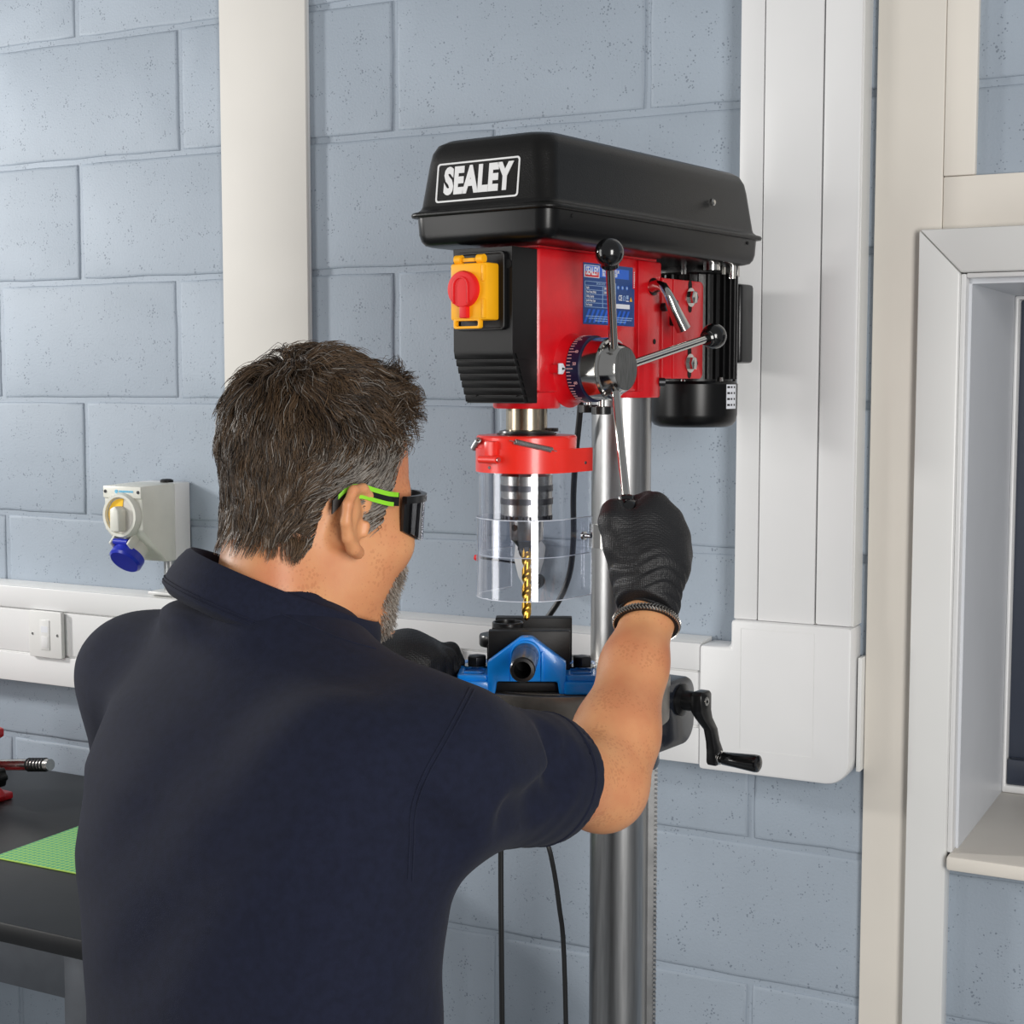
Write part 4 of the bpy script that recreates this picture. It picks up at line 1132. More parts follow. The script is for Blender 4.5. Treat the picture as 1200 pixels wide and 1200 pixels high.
# ================================================================== THE PERSON
def attr_material(name, rough, attr='tint', spec=0.4, bump=0.0):
    m = bpy.data.materials.new(name); m.use_nodes = True
    N = m.node_tree.nodes; L = m.node_tree.links; b = N['Principled BSDF']
    a = N.new('ShaderNodeAttribute'); a.attribute_name = attr
    nz = N.new('ShaderNodeTexNoise'); nz.inputs['Scale'].default_value = 60
    mx = N.new('ShaderNodeMix'); mx.data_type = 'RGBA'; mx.blend_type = 'MULTIPLY'
    rp = N.new('ShaderNodeMapRange'); rp.inputs['To Min'].default_value = 0.0; rp.inputs['To Max'].default_value = 0.35
    L.new(nz.outputs['Fac'], rp.inputs['Value']); L.new(rp.outputs['Result'], mx.inputs['Factor'])
    L.new(a.outputs['Color'], mx.inputs['A']); mx.inputs['B'].default_value = (.6, .55, .5, 1)
    L.new(mx.outputs['Result'], b.inputs['Base Color'])
    b.inputs['Roughness'].default_value = rough; b.inputs['Specular IOR Level'].default_value = spec
    MATS[name] = m
    return m
def skin_material():
    m = mat('skin', rgb(218, 158, 110), 0.48, var=0.05, vscale=14, col2=rgb(200, 124, 86), bump=0.18, bscale=420, bdist=0.0006, subsurf=0.12)
    N = m.node_tree.nodes; L = m.node_tree.links; b = N['Principled BSDF']
    base = b.inputs['Base Color'].links[0].from_socket
    tc = N.new('ShaderNodeTexCoord'); v = N.new('ShaderNodeTexVoronoi'); v.inputs['Scale'].default_value = 260
    L.new(tc.outputs['Object'], v.inputs['Vector'])
    nz = N.new('ShaderNodeTexNoise'); nz.inputs['Scale'].default_value = 22; L.new(tc.outputs['Object'], nz.inputs['Vector'])
    th = N.new('ShaderNodeMapRange'); th.inputs['From Min'].default_value = .36; th.inputs['From Max'].default_value = .68; th.inputs['To Max'].default_value = .55
    L.new(nz.outputs['Fac'], th.inputs['Value'])
    ls = N.new('ShaderNodeMath'); ls.operation = 'LESS_THAN'; L.new(v.outputs['Distance'], ls.inputs[0]); L.new(th.outputs['Result'], ls.inputs[1])
    ml = N.new('ShaderNodeMath'); ml.operation = 'MULTIPLY'; ml.inputs[1].default_value = .27; L.new(ls.outputs[0], ml.inputs[0])
    mx = N.new('ShaderNodeMix'); mx.data_type = 'RGBA'; mx.inputs['B'].default_value = (*rgb(168, 96, 62), 1)
    L.new(ml.outputs[0], mx.inputs['Factor']); L.new(base, mx.inputs['A']); L.new(mx.outputs['Result'], b.inputs['Base Color'])
skin_material()
mat('navy_pique', rgb(21, 25, 43), 0.88, var=0.08, vscale=120, bump=0.35, bscale=900, bdist=0.0006, sheen=0.03, spec=0.2)
mat('navy_rib', rgb(22, 26, 44), 0.85, var=0.08, vscale=200, bump=0.4, bscale=700, bdist=0.0006, sheen=0.03, spec=0.2)
attr_material('hair', 0.42); attr_material('beard', 0.5)
mat('scalp', rgb(52, 42, 36), 0.8, var=0.2, vscale=60)
mat('lime', rgb(140, 214, 44), 0.35, var=0.03)
mat('bracelet_silver', rgb(190, 184, 176), 0.25, 1.0, var=0.1)
mat('bracelet_dark', rgb(46, 42, 40), 0.45, 0.6, var=0.1)
def glove_material():
    m = mat('black_nitrile', rgb(25, 25, 27), 0.5, var=0.08, vscale=40, spec=0.45)
    N = m.node_tree.nodes; L = m.node_tree.links; b = N['Principled BSDF']
    tc = N.new('ShaderNodeTexCoord'); mp = N.new('ShaderNodeMapping'); mp.inputs['Rotation'].default_value = (0, 0, 0)
    L.new(tc.outputs['Object'], mp.inputs['Vector'])
    v = N.new('ShaderNodeTexVoronoi'); v.inputs['Scale'].default_value = 470; v.inputs['Randomness'].default_value = .3
    L.new(mp.outputs['Vector'], v.inputs['Vector'])
    bp = N.new('ShaderNodeBump'); bp.inputs['Strength'].default_value = .65; bp.inputs['Distance'].default_value = .001; bp.invert = True
    L.new(v.outputs['Distance'], bp.inputs['Height']); L.new(bp.outputs['Normal'], b.inputs['Normal'])
glove_material()
m = clear_material(); m.name = 'smoke_lens'
for n_ in m.node_tree.nodes:
    if n_.type == 'BSDF_TRANSPARENT': n_.inputs['Color'].default_value = (.16, .16, .19, 1)
MATS['smoke'] = m; MATS['clear'] = bpy.data.materials['clear_polycarbonate']

ROOT = np.array([-0.25, 1.34, 0.0])
pn = thing('person', 'man in navy polo shirt and black gloves, seen from behind, working the drill', 'person', tuple(ROOT))
def pmesh(name, fn, lo, hi, h, m, parent=pn, angle=180):
    V, F_ = surfnet(fn, lo, hi, h)
    me = np_mesh(name, V - ROOT, F_)
    return link(name, me, m, parent, True, angle)
def unit(v): v = np.array(v, float); return v / np.linalg.norm(v)

# ---- head frame
YAW, NOD = R(55), R(4)
HO = np.array([-0.193, 1.50, 1.417])
f0 = np.array([math.sin(YAW), math.cos(YAW), 0]); HR = np.array([math.cos(YAW), -math.sin(YAW), 0]); Z = np.array([0, 0, 1.0])
HF = f0 * math.cos(NOD) - Z * math.sin(NOD); HU = Z * math.cos(NOD) + f0 * math.sin(NOD)
HM = np.stack([HR, HF, HU], 1)
def h2w(q): return HO + np.asarray(q, float) @ HM.T
CRC, CRR = np.array([0, .001, .056]), np.array([.075, .091, .092])
NB = np.array([-0.236, 1.452, 1.295])           # base of the neck
def ear(q):
    q = q.copy(); q[:, 0] = np.abs(q[:, 0])
    # helix, antihelix and lobe as tapered rods in the plane of the ear, which swings out at its back edge
    pts = [(.0735, .014, .012, .005), (.0785, .014, .026, .0048), (.0845, .004, .033, .0046), (.0915, -.010, .031, .0046), (.096, -.018, .018, .0046), (.0955, -.019, .002, .0046), (.0905, -.013, -.013, .0050), (.0845, -.003, -.024, .0062), (.0785, .005, -.028, .0068)]
    d = np.full(len(q), 9.0)
    for a, b in zip(pts[:-1], pts[1:]):
        d = smin(d, cap_(q, a[:3], b[:3], a[3], b[3]), .003)
    pl_ = ell_(q, (.083, -.004, .003), (.0045, .017, .027), np.stack([unit((.78, .62, 0)), unit((-.62, .78, 0)), [0, 0, 1.]], 1))
    d = smin(d, pl_, .006)
    d = smin(d, cap_(q, (.084, -.008, .018), (.083, -.006, -.014), .0048, .0045), .004)   # antihelix
    d = smin(d, cap_(q, (.079, .012, -.002), (.079, .011, -.01), .0045, .004), .004)      # tragus
    d = smax(d, -ell_(q, (.086, .004, -.002), (.006, .007, .010)), .003)
    d = smin(d, cap_(q, (.068, -.004, -.012), (.080, -.008, .012), .012, .009), .008)     # root
    return d
def head_sdf(P):
    q = (P - HO) @ HM
    d = ell_(q, CRC, CRR)
    d = smin(d, ell_(q, (0, .030, -.012), (.066, .062, .078)), .03)
    d = smin(d, ell_(q, (0, .024, -.058), (.061, .052, .052)), .03)
    d = smin(d, cap_(q, (-.018, .056, -.098), (.018, .056, -.098), .020, .020), .022)
    qa = q.copy(); qa[:, 0] = np.abs(q[:, 0])
    d = smin(d, ell_(qa, (.040, .060, -.022), (.024, .026, .024)), .02)
    d = smin(d, cap_(qa, (.008, .082, .028), (.042, .068, .027), .011, .010), .012)
    d = smin(d, cap_(q, (0, .086, .014), (0, .097, -.020), .008, .0115), .010)
    d = smin(d, ell_(qa, (.010, .088, -.024), (.008, .010, .007)), .006)
    d = smax(d, -ell_(qa, (.031, .098, .008), (.016, .014, .010)), .012)
    d = smin(d, ell_(qa, (.031, .076, .008), (.0115, .0115, .0115)), .003)
    d = smin(d, ell_(q, (0, .080, -.054), (.026, .011, .006)), .006)
    d = smin(d, ell_(q, (0, .078, -.064), (.023, .011, .006)), .006)
    d = smin(d, ear(q), .006)
    n1 = h2w((0, -.030, -.020))
    d = smin(d, cap_(P, n1, NB, .056, .056), .03)
    d = smin(d, cap_(P, h2w((0, .02, -.07)), NB + np.array([.04, .03, .0]), .045, .05), .03)
    d = smin(d, cap_(P, h2w((.03, -.055, -.035)), NB + np.array([.02, -.015, .0]), .022, .028), .02)
    d = smin(d, cap_(P, h2w((-.03, -.055, -.035)), NB + np.array([-.018, .0, .0]), .022, .028), .02)
    return d
# ---- arms
SL, SR = np.array([-0.378, 1.565, 1.238]), np.array([-0.064, 1.350, 1.203])
ER = J(704, 916, 1.585); WR = J(759, 726, 1.73)
EL = np.array([-0.398, 1.69, 1.02]); WL = J(432, 790, 1.82)
def arm_sdf(P, S, E_, W_):
    d = cap_(P, S, E_, .044, .045)
    m1 = E_ + (W_ - E_) * .28; m2 = E_ + (W_ - E_) * .7
    side = unit(np.cross(W_ - E_, [0, 1, 0]))
    d = smin(d, cap_(P, E_, m1, .043, .0445), .03)
    d = smin(d, cap_(P, m1 - side * .004, m2, .0435, .0350), .02)
    d = smin(d, cap_(P, m2, W_, .0350, .0292), .02)
    d = smin(d, cap_(P, W_, W_ + (W_ - E_) * .12, .0292, .029), .01)
    bk = E_ - unit(unit(S - E_) + unit(W_ - E_)) * .012
    d = smin(d, np.linalg.norm(P - bk, axis=1) - .036, .02)
    return d
V1, F1 = surfnet(head_sdf, HO - [.17, .17, .19], HO + [.17, .17, .16], .0026)
lo = np.minimum.reduce([SR, ER, WR]) - .07; hi = np.maximum.reduce([SR, ER, WR]) + .06
V2, F2 = surfnet(lambda P: arm_sdf(P, SR, ER, WR), lo, hi, .0042)
lo = np.minimum.reduce([SL, EL, WL]) - .07; hi = np.maximum.reduce([SL, EL, WL]) + .06
V3, F3 = surfnet(lambda P: arm_sdf(P, SL, EL, WL), lo, hi, .007)
def core_sdf(P):
    d = cap_(P, NB - [0, 0, .04], (-.235, 1.37, 1.0), .055, .09)
    d = smin(d, cap_(P, (-.235, 1.37, 1.0), (-.24, 1.34, .9), .09, .10), .03)
    d = smin(d, cap_(P, NB - [0, 0, .07], SL, .035, .035), .04); d = smin(d, cap_(P, NB - [0, 0, .07], SR, .035, .035), .04)
    return d
V4, F4 = surfnet(core_sdf, (-.46, 1.18, .75), (.02, 1.66, 1.36), .012)
Vb = np.concatenate([V1, V2, V3, V4]); o1 = len(V1); o2 = o1 + len(V2); o3 = o2 + len(V3)
Fb = np.concatenate([F1, F2 + o1, F3 + o2, F4 + o3])
link('body', np_mesh('body', Vb - ROOT, Fb), 'skin', pn, True, 180)

# ---- polo shirt
TY_ = R(35)
RXv = np.array([math.cos(TY_), -math.sin(TY_)]); FYv = np.array([math.sin(TY_), math.cos(TY_)])
SPZ = np.array([.80, .92, 1.02, 1.12, 1.19, 1.245, 1.285, 1.315, 1.345])
SPX = np.array([-.226, -.224, -.224, -.229, -.233, -.231, -.229, -.226, -.222])
SPY = np.array([1.325, 1.335, 1.350, 1.375, 1.400, 1.425, 1.443, 1.458, 1.47])
SPA = np.array([.160, .162, .168, .181, .184, .158, .112, .076, .05])
SPB = np.array([.135, .133, .132, .132, .124, .108, .085, .066, .055])
COC = J(334, 686, 1.485); CON = unit((.37, .10, .92)); CE1 = unit(np.array([1, 0, -.40])); CE1 = unit(CE1 - CON * (CE1 @ CON)); CE2 = np.cross(CON, CE1)
COM = np.stack([CE1, CE2, CON], 1)
HEM = SR + .655 * (ER - SR); ARD = unit(ER - SR)
HEML = SL + .78 * (EL - SL); ALD = unit(EL - SL)
def J1(x, y, Y): return J(x, y, Y)
fold_px = [   # creases pressed into the cloth: path in the picture, radius, depth
    ([(676, 892), (664, 918), (640, 940), (606, 955)], .014, .004),
    ([(646, 856), (653, 878), (648, 900)], .008, .0035),
    ([(484, 950), (505, 972), (532, 990)], .012, .003),
]
folds = []
def shirt_sdf(P):
    z = P[:, 2]
    cx, cy, a, b = (np.interp(z, SPZ, q) for q in (SPX, SPY, SPA, SPB))
    dx = P[:, 0] - cx; dy = P[:, 1] - cy
    lx_ = dx * RXv[0] + dy * RXv[1]; ly_ = dx * FYv[0] + dy * FYv[1]
    k = (np.abs(lx_ / a) ** 2.4 + np.abs(ly_ / b) ** 2.4) ** (1 / 2.4)
    d = (k - 1) * np.minimum(a, b) * .9
    d = np.maximum(d, z - 1.35)
    # shoulder yoke, sleeves
    yk = np.array([-.228, 1.452, 1.288])
    d = smin(d, cap_(P, yk, SL + [0, 0, .012], .046, .058), .05)
    d = smin(d, cap_(P, yk, SR + [0, 0, .012], .046, .058), .05)
    d = smin(d, ell_(P, COC - CON * .066, (.100, .084, .024), COM), .03)
    sl = cap_(P, SR, HEM + ARD * .05, .071, .0545)
    sl = smin(sl, cap_(P, SR - [0, 0, .010], HEM - [0, 0, .003], .071, .0555), .02)
    d = smin(d, sl, .045)
    s2 = cap_(P, SL, HEML + ALD * .05, .066, .058)
    d = smin(d, s2, .04)
    d = smin(d, ell_(P, (-.15, 1.305, 1.19), (.065, .05, .085)), .05)
    # broad soft undulation of the cloth
    w = .0020 * np.sin(P[:, 0] * 31 + P[:, 2] * 17 + 1.3) * np.sin(P[:, 2] * 23 - P[:, 0] * 13) + .0010 * np.sin(P[:, 0] * 70 - P[:, 2] * 55)
    d = d + w
    t = (P - SR) @ ARD; amp = np.exp(-((t - .13) / .04) ** 2) * .0005
    d = d + amp * np.sin(t * 190 + 3 * np.sin(P[:, 2] * 30))
    for pts_, r in folds:
        for p0, p1 in zip(pts_[:-1], pts_[1:]):
            d = smax(d, -(cap_(P, p0, p1, r, r)), .022)
    # hems
    near = ((P - SR) @ ARD > .10) & (sl < .06)
    d = np.where(near, smax(d, (P - HEM) @ ARD, .004), d)
    d = np.where(near, np.maximum(d, -np.maximum(cap_(P, SR, HEM + ARD * .05, .072, .0505), (HEM - P) @ ARD - .03)), d)
    nearl = ((P - SL) @ ALD > .10) & (s2 < .06)
    d = np.where(nearl, smax(d, (P - HEML) @ ALD, .004), d)
    d = np.maximum(d, .84 - z)
    return d
for px_l, r_, dep in fold_px:
    pts_ = []
    for x_, y_ in px_l:
        q_ = march(shirt_sdf, x_, y_)
        if q_ is None: continue
        pts_.append(q_ - unit(ray(x_, y_)) * (r_ - dep))
    folds_new = (pts_, r_)
    if len(pts_) > 1: folds = folds + [folds_new]
shirt = pmesh('polo_shirt', shirt_sdf, (-.50, 1.12, .82), (.14, 1.76, 1.40), .0046, 'navy_pique')
# collar: folded leaf standing round the neck
g = G(); n = 64
prof = [(.0135, -.040), (.0145, -.039), (.013, -.026), (.009, -.012), (.0045, -.002), (.001, .0010), (-.0025, -.001), (-.004, -.012), (-.004, -.045), (.006, -.046)]
def collar_pt(th, dr, h):
    r1, r2 = .0965 + dr, .080 + dr
    lift = .006 * math.cos(th * 2)
    return COC + CE1 * (r1 * math.cos(th)) + CE2 * (r2 * math.sin(th)) + CON * (h + lift * 0) - ROOT
g.loops([[collar_pt(2 * math.pi * k / n, dr, h) for dr, h in prof] for k in range(n)], closed=True)
cl = g.build('collar', 'navy_rib', shirt, angle=70)
for h in (-.0335, -.0365):
    g = G(); g.tube([Vector(collar_pt(2 * math.pi * k / n, .0146, h)) for k in range(n + 1)], .0007, 5, cap=False); g.build('collar_stitch', 'navy_rib', cl)
# armhole seam and hem stitching, laid on the cloth
def seam(name, pix, r=.0012, off=(0, 0), m='navy_rib', parent=shirt):
    pts = []
    P_ = [Vector((x + off[0], y + off[1], 0)) for x, y in pix]
    for q in smooth_path([tuple(p) for p in P_], 8):
        w_ = march(shirt_sdf, q[0], q[1])
        if w_ is not None: pts.append(Vector(w_ - ROOT))
    if len(pts) > 2:
        g = G(); g.tube(pts, r, 6); g.build(name, m, parent)
arm_px = [(551, 806), (536, 835), (518, 868), (500, 900), (487, 930), (481, 955), (480, 985), (478, 1030)]
for dx in (0, 5): seam('armhole_seam', arm_px, .0010, (dx, dx * .5))
yoke_px = [(214, 690), (245, 694), (300, 708), (350, 728), (400, 748), (440, 760)]
seam('yoke_seam', yoke_px, .0008)
hem_pts = lambda back, r: [Vector(HEM - ARD * back + (unit(np.cross(ARD, [0, 0, 1])) * math.cos(t_) + unit(np.cross(ARD, np.cross(ARD, [0, 0, 1]))) * math.sin(t_)) * r - ROOT) for t_ in np.linspace(0, 2 * math.pi, 49)]
def on_hem(back):
    a = unit(np.cross(ARD, [0, 0, 1])); b = unit(np.cross(ARD, a)); pts = []
    for t_ in np.linspace(0, 2 * math.pi, 61):
        d_ = a * math.cos(t_) + b * math.sin(t_); r_ = .09
        for _ in range(60):
            v = float(shirt_sdf((HEM - ARD * back + d_ * r_)[None])[0])
            if v < .0003: break
            r_ -= max(v * .6, .0004)
        pts.append(Vector(HEM - ARD * back + d_ * r_ - ROOT))
    return pts
for back in (.024, .0265):
    g = G(); g.tube(on_hem(back), .0008, 5, cap=False); g.build('hem_stitch', 'navy_rib', shirt)

# ---- trousers and shoes
def hip(s): return np.array([-.262, 1.325, .84]) + np.array([RXv[0], RXv[1], 0]) * (.085 * s)
FOOT = {}
def trouser_sdf(P):
    d = ell_(P, (-.262, 1.325, .87), (.188, .132, .14), np.stack([[*RXv, 0], [*FYv, 0], [0, 0, 1.]], 1))
    for s in (-1, 1):
        h = hip(s); kn = np.array([h[0] + .01 + s * .012, h[1] + .035, .46]); an = np.array([h[0] + s * .02, h[1] - .01, .09])
        d = smin(d, smin(cap_(P, h, kn, .098, .075), cap_(P, kn, an, .073, .060), .03), .03)
        FOOT[s] = an
    d = np.maximum(d, .05 - P[:, 2]); d = np.maximum(d, P[:, 2] - .93)
    return d + .0022 * np.sin(P[:, 2] * 60 + 5 * np.sin(P[:, 0] * 30))
pmesh('trousers', trouser_sdf, (-.50, 1.12, .03), (-.02, 1.54, .96), .0085, 'trouser')
for s in (-1, 1):
    an = FOOT[s]; fy = np.array([FYv[0], FYv[1], 0])
    def shoe(P):
        d = cap_(P, an - [0, 0, .03], an - [0, 0, .045] - fy * .03, .045, .044)
        d = smin(d, cap_(P, an - [0, 0, .045] + fy * .03, an - [0, 0, .05] + fy * .15, .046, .036), .03)
        return np.maximum(d, .001 - P[:, 2])
    pmesh('shoe', shoe, an - [.22, .22, .095], an + [.22, .24, .06], .006, 'shoe')

# ---- gloves
def chain(P, d, pts, k):
    for (x0, y0, Y0, r0), (x1, y1, Y1, r1) in zip(pts[:-1], pts[1:]):
        d = smin(d, cap_(P, J(x0, y0, Y0), J(x1, y1, Y1), r0, r1), k)
    return d
def glove_sdf(P):
    far = np.full(len(P), 9.0)
    d = chain(P, far, [(760, 716, 1.731, .0325), (759, 692, 1.737, .0335), (762, 662, 1.744, .037)], .02)
    d = chain(P, d, [(744, 662, 1.750, .026), (744, 622, 1.756, .025)], .02)
    d = chain(P, d, [(762, 660, 1.748, .030), (762, 612, 1.760, .026)], .02)
    d = chain(P, d, [(782, 662, 1.752, .025), (782, 632, 1.760, .023)], .02)
    # knuckles
    for x, y, Y, r in ((768, 594, 1.768, .0165), (784, 610, 1.770, .0155), (792, 630, 1.770, .015), (796, 651, 1.768, .0135)):
        d = smin(d, np.linalg.norm(P - J(x, y, Y), axis=1) - r, .014)
    # four fingers closing round the ball of the lever
    for i, (x, y, Y, r) in enumerate(((768, 591, 1.770, .0135), (786, 609, 1.774, .0135), (795, 630, 1.774, .013), (798, 651, 1.772, .0115))):
        f = chain(P, far, [(x, y, Y, r), (x - 8, y - 2, Y + .030, r * .97), (x - 34, y + 4, Y + .040, r * .92), (x - 50, y + 10, Y + .022, r * .85)], .004)
        d = smin(d, f, .005)
    # thumb along the near left side, tip lapping over the lever
    th = chain(P, far, [(748, 675, 1.746, .022), (727, 638, 1.744, .0195), (719, 612, 1.748, .0170), (720, 601, 1.760, .0150), (730, 599, 1.778, .0135)], .006)
    d = smin(d, th, .012)
    # crease between thumb and fingers where the lever comes out
    d = smax(d, -cap_(P, J(738, 575, 1.750), J(738, 600, 1.755), .0085, .006), .006)
    # wrinkles at the wrist
    t = (P - WR) @ unit(WR - ER)
    d = d + .0014 * np.exp(-((t - .022) / .02) ** 2) * np.sin(t * 520 + 6 * np.sin(P[:, 0] * 60))
    cut = (P - WR) @ unit(WR - ER) - .003
    return smax(d, -cut, .002)
c_ = J(757, 650, 1.755)
gl1 = pmesh('glove', glove_sdf, c_ - [.075, .07, .095], c_ + [.07, .08, .085], .0018, 'black_nitrile')
g = G(); rim_ = []
a_ = unit(WR - ER); e1 = unit(np.cross(a_, [0, 1, 0])); e2 = np.cross(a_, e1)
g.tube([Vector(WR + a_ * (.003 + .002 * math.sin(3 * t_)) + e1 * (.0335 * math.cos(t_)) + e2 * (.0335 * math.sin(t_)) - ROOT) for t_ in np.linspace(0, 2 * math.pi, 41)], .0022, 7, cap=False)
g.build('cuff_roll', 'black_nitrile', gl1)
def glove2_sdf(P):
    far = np.full(len(P), 9.0)
    d = chain(P, far, [(425, 796, 1.815, .033), (450, 778, 1.83, .031), (478, 768, 1.845, .028), (500, 770, 1.858, .024)], .02)
    d = chain(P, d, [(478, 772, 1.815, .022), (502, 775, 1.825, .020)], .02)
    for (x, y, Y, x2, y2, x3, y3) in ((508, 765, 1.862, 528, 763, 536, 776), (506, 768, 1.842, 524, 770, 532, 786), (503, 772, 1.825, 518, 778, 524, 796), (498, 776, 1.808, 508, 786, 512, 802)):
        f = chain(P, far, [(x - 20, y - 2, Y - .004, .0125), (x, y, Y, .0120), (x2, y2, Y + .008, .0110), (x3, y3, Y + .010, .0098)], .004)
        d = smin(d, f, .006)
    th = chain(P, far, [(470, 785, 1.80, .017), (490, 796, 1.80, .014), (505, 803, 1.806, .0115)], .006)
    return smin(d, th, .01)
pmesh('glove', glove2_sdf, J(470, 780, 1.835) - [.085, .075, .06], J(470, 780, 1.835) + [.095, .075, .075], .0024, 'black_nitrile')

# ---- bracelet: two plaited rows round the wrist
bc = WR - a_ * .006 + e1 * 0
tilt = unit(a_ + .18 * e1); b1 = unit(np.cross(tilt, [0, 1, 0])); b2 = np.cross(tilt, b1)
g = G(); g.tube([Vector(bc + b1 * (.0345 * math.cos(t_)) + b2 * (.0345 * math.sin(t_)) - ROOT) for t_ in np.linspace(0, 2 * math.pi, 65)], .0042, 8, cap=False)
br = g.build('bracelet', 'bracelet_dark', pn)
for row in (-1, 1):
    g = G()
    N_ = 64
    for k in range(N_):
        t0 = 2 * math.pi * k / N_; t1 = t0 + .085
        def bp_(t_, h, rr): return Vector(bc + b1 * (rr * math.cos(t_)) + b2 * (rr * math.sin(t_)) + tilt * h - ROOT)
        g.tube([bp_(t0, row * .0005, .0385), bp_(t1, row * .0036, .0372)], [.0010, .0010], 5)
    g.build('plait_row', 'bracelet_silver', br)

# ---- hair
def yb(z):  # front hairline (head frame) as a function of height
    return np.interp(z, [-.03, .0, .03, .06, .09, .12, .16], [.026, .034, .044, .052, .058, .070, .088])
def zb(y):  # lower hairline
    return np.interp(y, [-.12, -.06, -.034, -.020, .012, .019, .036, .06], [-.004, -.017, -.024, .030, .030, -.002, -.004, .0])
def hair_ok(q): return (q[:, 1] < yb(q[:, 2])) & (q[:, 2] > zb(q[:, 1]))
NBq = (NB - HO) @ HM
def skin_q(Q):
    d = ell_(Q, CRC, CRR)
    d = smin(d, ell_(Q, (0, .030, -.012), (.066, .062, .078)), .03)
    d = smin(d, ell_(Q, (0, .024, -.058), (.061, .052, .052)), .03)
    d = smin(d, cap_(Q, (-.018, .056, -.098), (.018, .056, -.098), .020, .020), .022)
    return smin(d, cap_(Q, np.array([0, -.030, -.020]), NBq, .056, .064), .03)
def cap_sdf(P):
    q = (P - HO) @ HM
    d0 = ell_(q, CRC, CRR + .006)
    nk = cap_(P, h2w((0, -.030, -.020)), NB, .060, .066)
    d = smin(d0, nk, .02)
    lim = np.maximum((q[:, 1] - yb(q[:, 2])), (zb(q[:, 1]) - q[:, 2]))
    return smax(d, lim + .004, .01)
pmesh('scalp_hair', cap_sdf, HO - [.14, .14, .12], HO + [.14, .14, .17], .0034, 'scalp')
def grad(Q, e=.0015):
    g_ = np.stack([skin_q(Q + np.eye(3)[i] * e) - skin_q(Q - np.eye(3)[i] * e) for i in range(3)], 1)
    return g_ / (np.linalg.norm(g_, axis=1)[:, None] + 1e-9)
def strands(name, roots, dirs_fn, length, nseg, rad, tint, m, parent, push=.004):
    n_ = len(roots); pos = roots.copy(); nor = grad(pos); path = [pos.copy()]
    d = dirs_fn(pos, nor, 0, None)
    for s in range(1, nseg + 1):
        st = (length / nseg)[:, None]
        pos = pos + d * st
        sd = skin_q(pos); nor = grad(pos)
        lift = np.clip(push * min(1, s / 2) - sd, 0, .03)
        pos = pos + nor * lift[:, None]
        path.append(pos.copy())
        d = dirs_fn(pos, nor, s, d)
    path = np.stack(path, 1)                       # n, seg+1, 3
    tan = np.gradient(path, axis=1); tan /= np.linalg.norm(tan, axis=2)[..., None] + 1e-9
    ref = rng.normal(size=(n_, 1, 3)); a = np.cross(tan, ref); a /= np.linalg.norm(a, axis=2)[..., None] + 1e-9
    b = np.cross(tan, a)
    rr = rad * np.linspace(1, .35, nseg + 1)[None, :, None]
    ang = 2 * np.pi * np.arange(3) / 3
    V = np.stack([path + (a * math.cos(t_) + b * math.sin(t_)) * rr for t_ in ang], 2)   # n, s, 3, 3
    V = V.reshape(-1, 3)
    base = (np.arange(n_) * (nseg + 1) * 3)[:, None, None]
    i = np.arange(nseg)[None, :, None] * 3; k = np.arange(3)[None, None, :]
    k2 = (k + 1) % 3
    F_ = np.stack([base + i + k, base + i + k2, base + i + 3 + k2, base + i + 3 + k], -1).reshape(-1, 4)
    me = np_mesh(name, (HO + V @ HM.T) - ROOT, F_)
    at = me.color_attributes.new('tint', 'FLOAT_COLOR', 'POINT')
    col = np.repeat(np.concatenate([tint, np.ones((n_, 1))], 1), (nseg + 1) * 3, axis=0).astype(np.float32)
    at.data.foreach_set('color', col.ravel())
    return link(name, me, m, parent, True, 180)
# roots over the scalp
def sample_scalp(n_):
    out_ = []
    while sum(len(o_) for o_ in out_) < n_:
        v = rng.normal(size=(n_ * 2, 3)); v /= np.linalg.norm(v, axis=1)[:, None]
        q = CRC + v * CRR * 1.0
        # the nape below the skull
        q[:, 2] -= np.where((q[:, 1] < -.03) & (q[:, 2] < .0), .012, 0)
        sd = skin_q(q); q = q - grad(q) * sd[:, None]
        out_.append(q[hair_ok(q)])
    return np.concatenate(out_)[:n_]
NH = 21000
roots = sample_scalp(NH)
NC = 520
clc = sample_scalp(NC)
ci = np.concatenate([np.argmin(((r_[:, None, :] - clc[None]) ** 2).sum(2), axis=1) for r_ in np.array_split(roots, 12)])
crand = rng.normal(size=(NC, 3)); cph = rng.uniform(0, 6.28, NC); cfr = rng.uniform(.8, 1.5, NC)
CROWN = np.array([.012, -.060, .118])
top_r = np.clip((roots[:, 2] - .085) / .035, 0, 1)
front_r = np.clip((roots[:, 1] - .02) / .04, 0, 1) * np.clip((roots[:, 2] - .07) / .03, 0, 1)
nape_r = np.clip((.015 - roots[:, 2]) / .04, 0, 1)
side_r = np.clip((np.abs(roots[:, 0]) - .040) / .025, 0, 1) * np.clip((.095 - roots[:, 2]) / .03, 0, 1) * np.clip((roots[:, 1] + .055) / .03, 0, 1)
def tang(v, nor):
    v = v - nor * (v * nor).sum(1)[:, None]
    return v / (np.linalg.norm(v, axis=1)[:, None] + 1e-9)
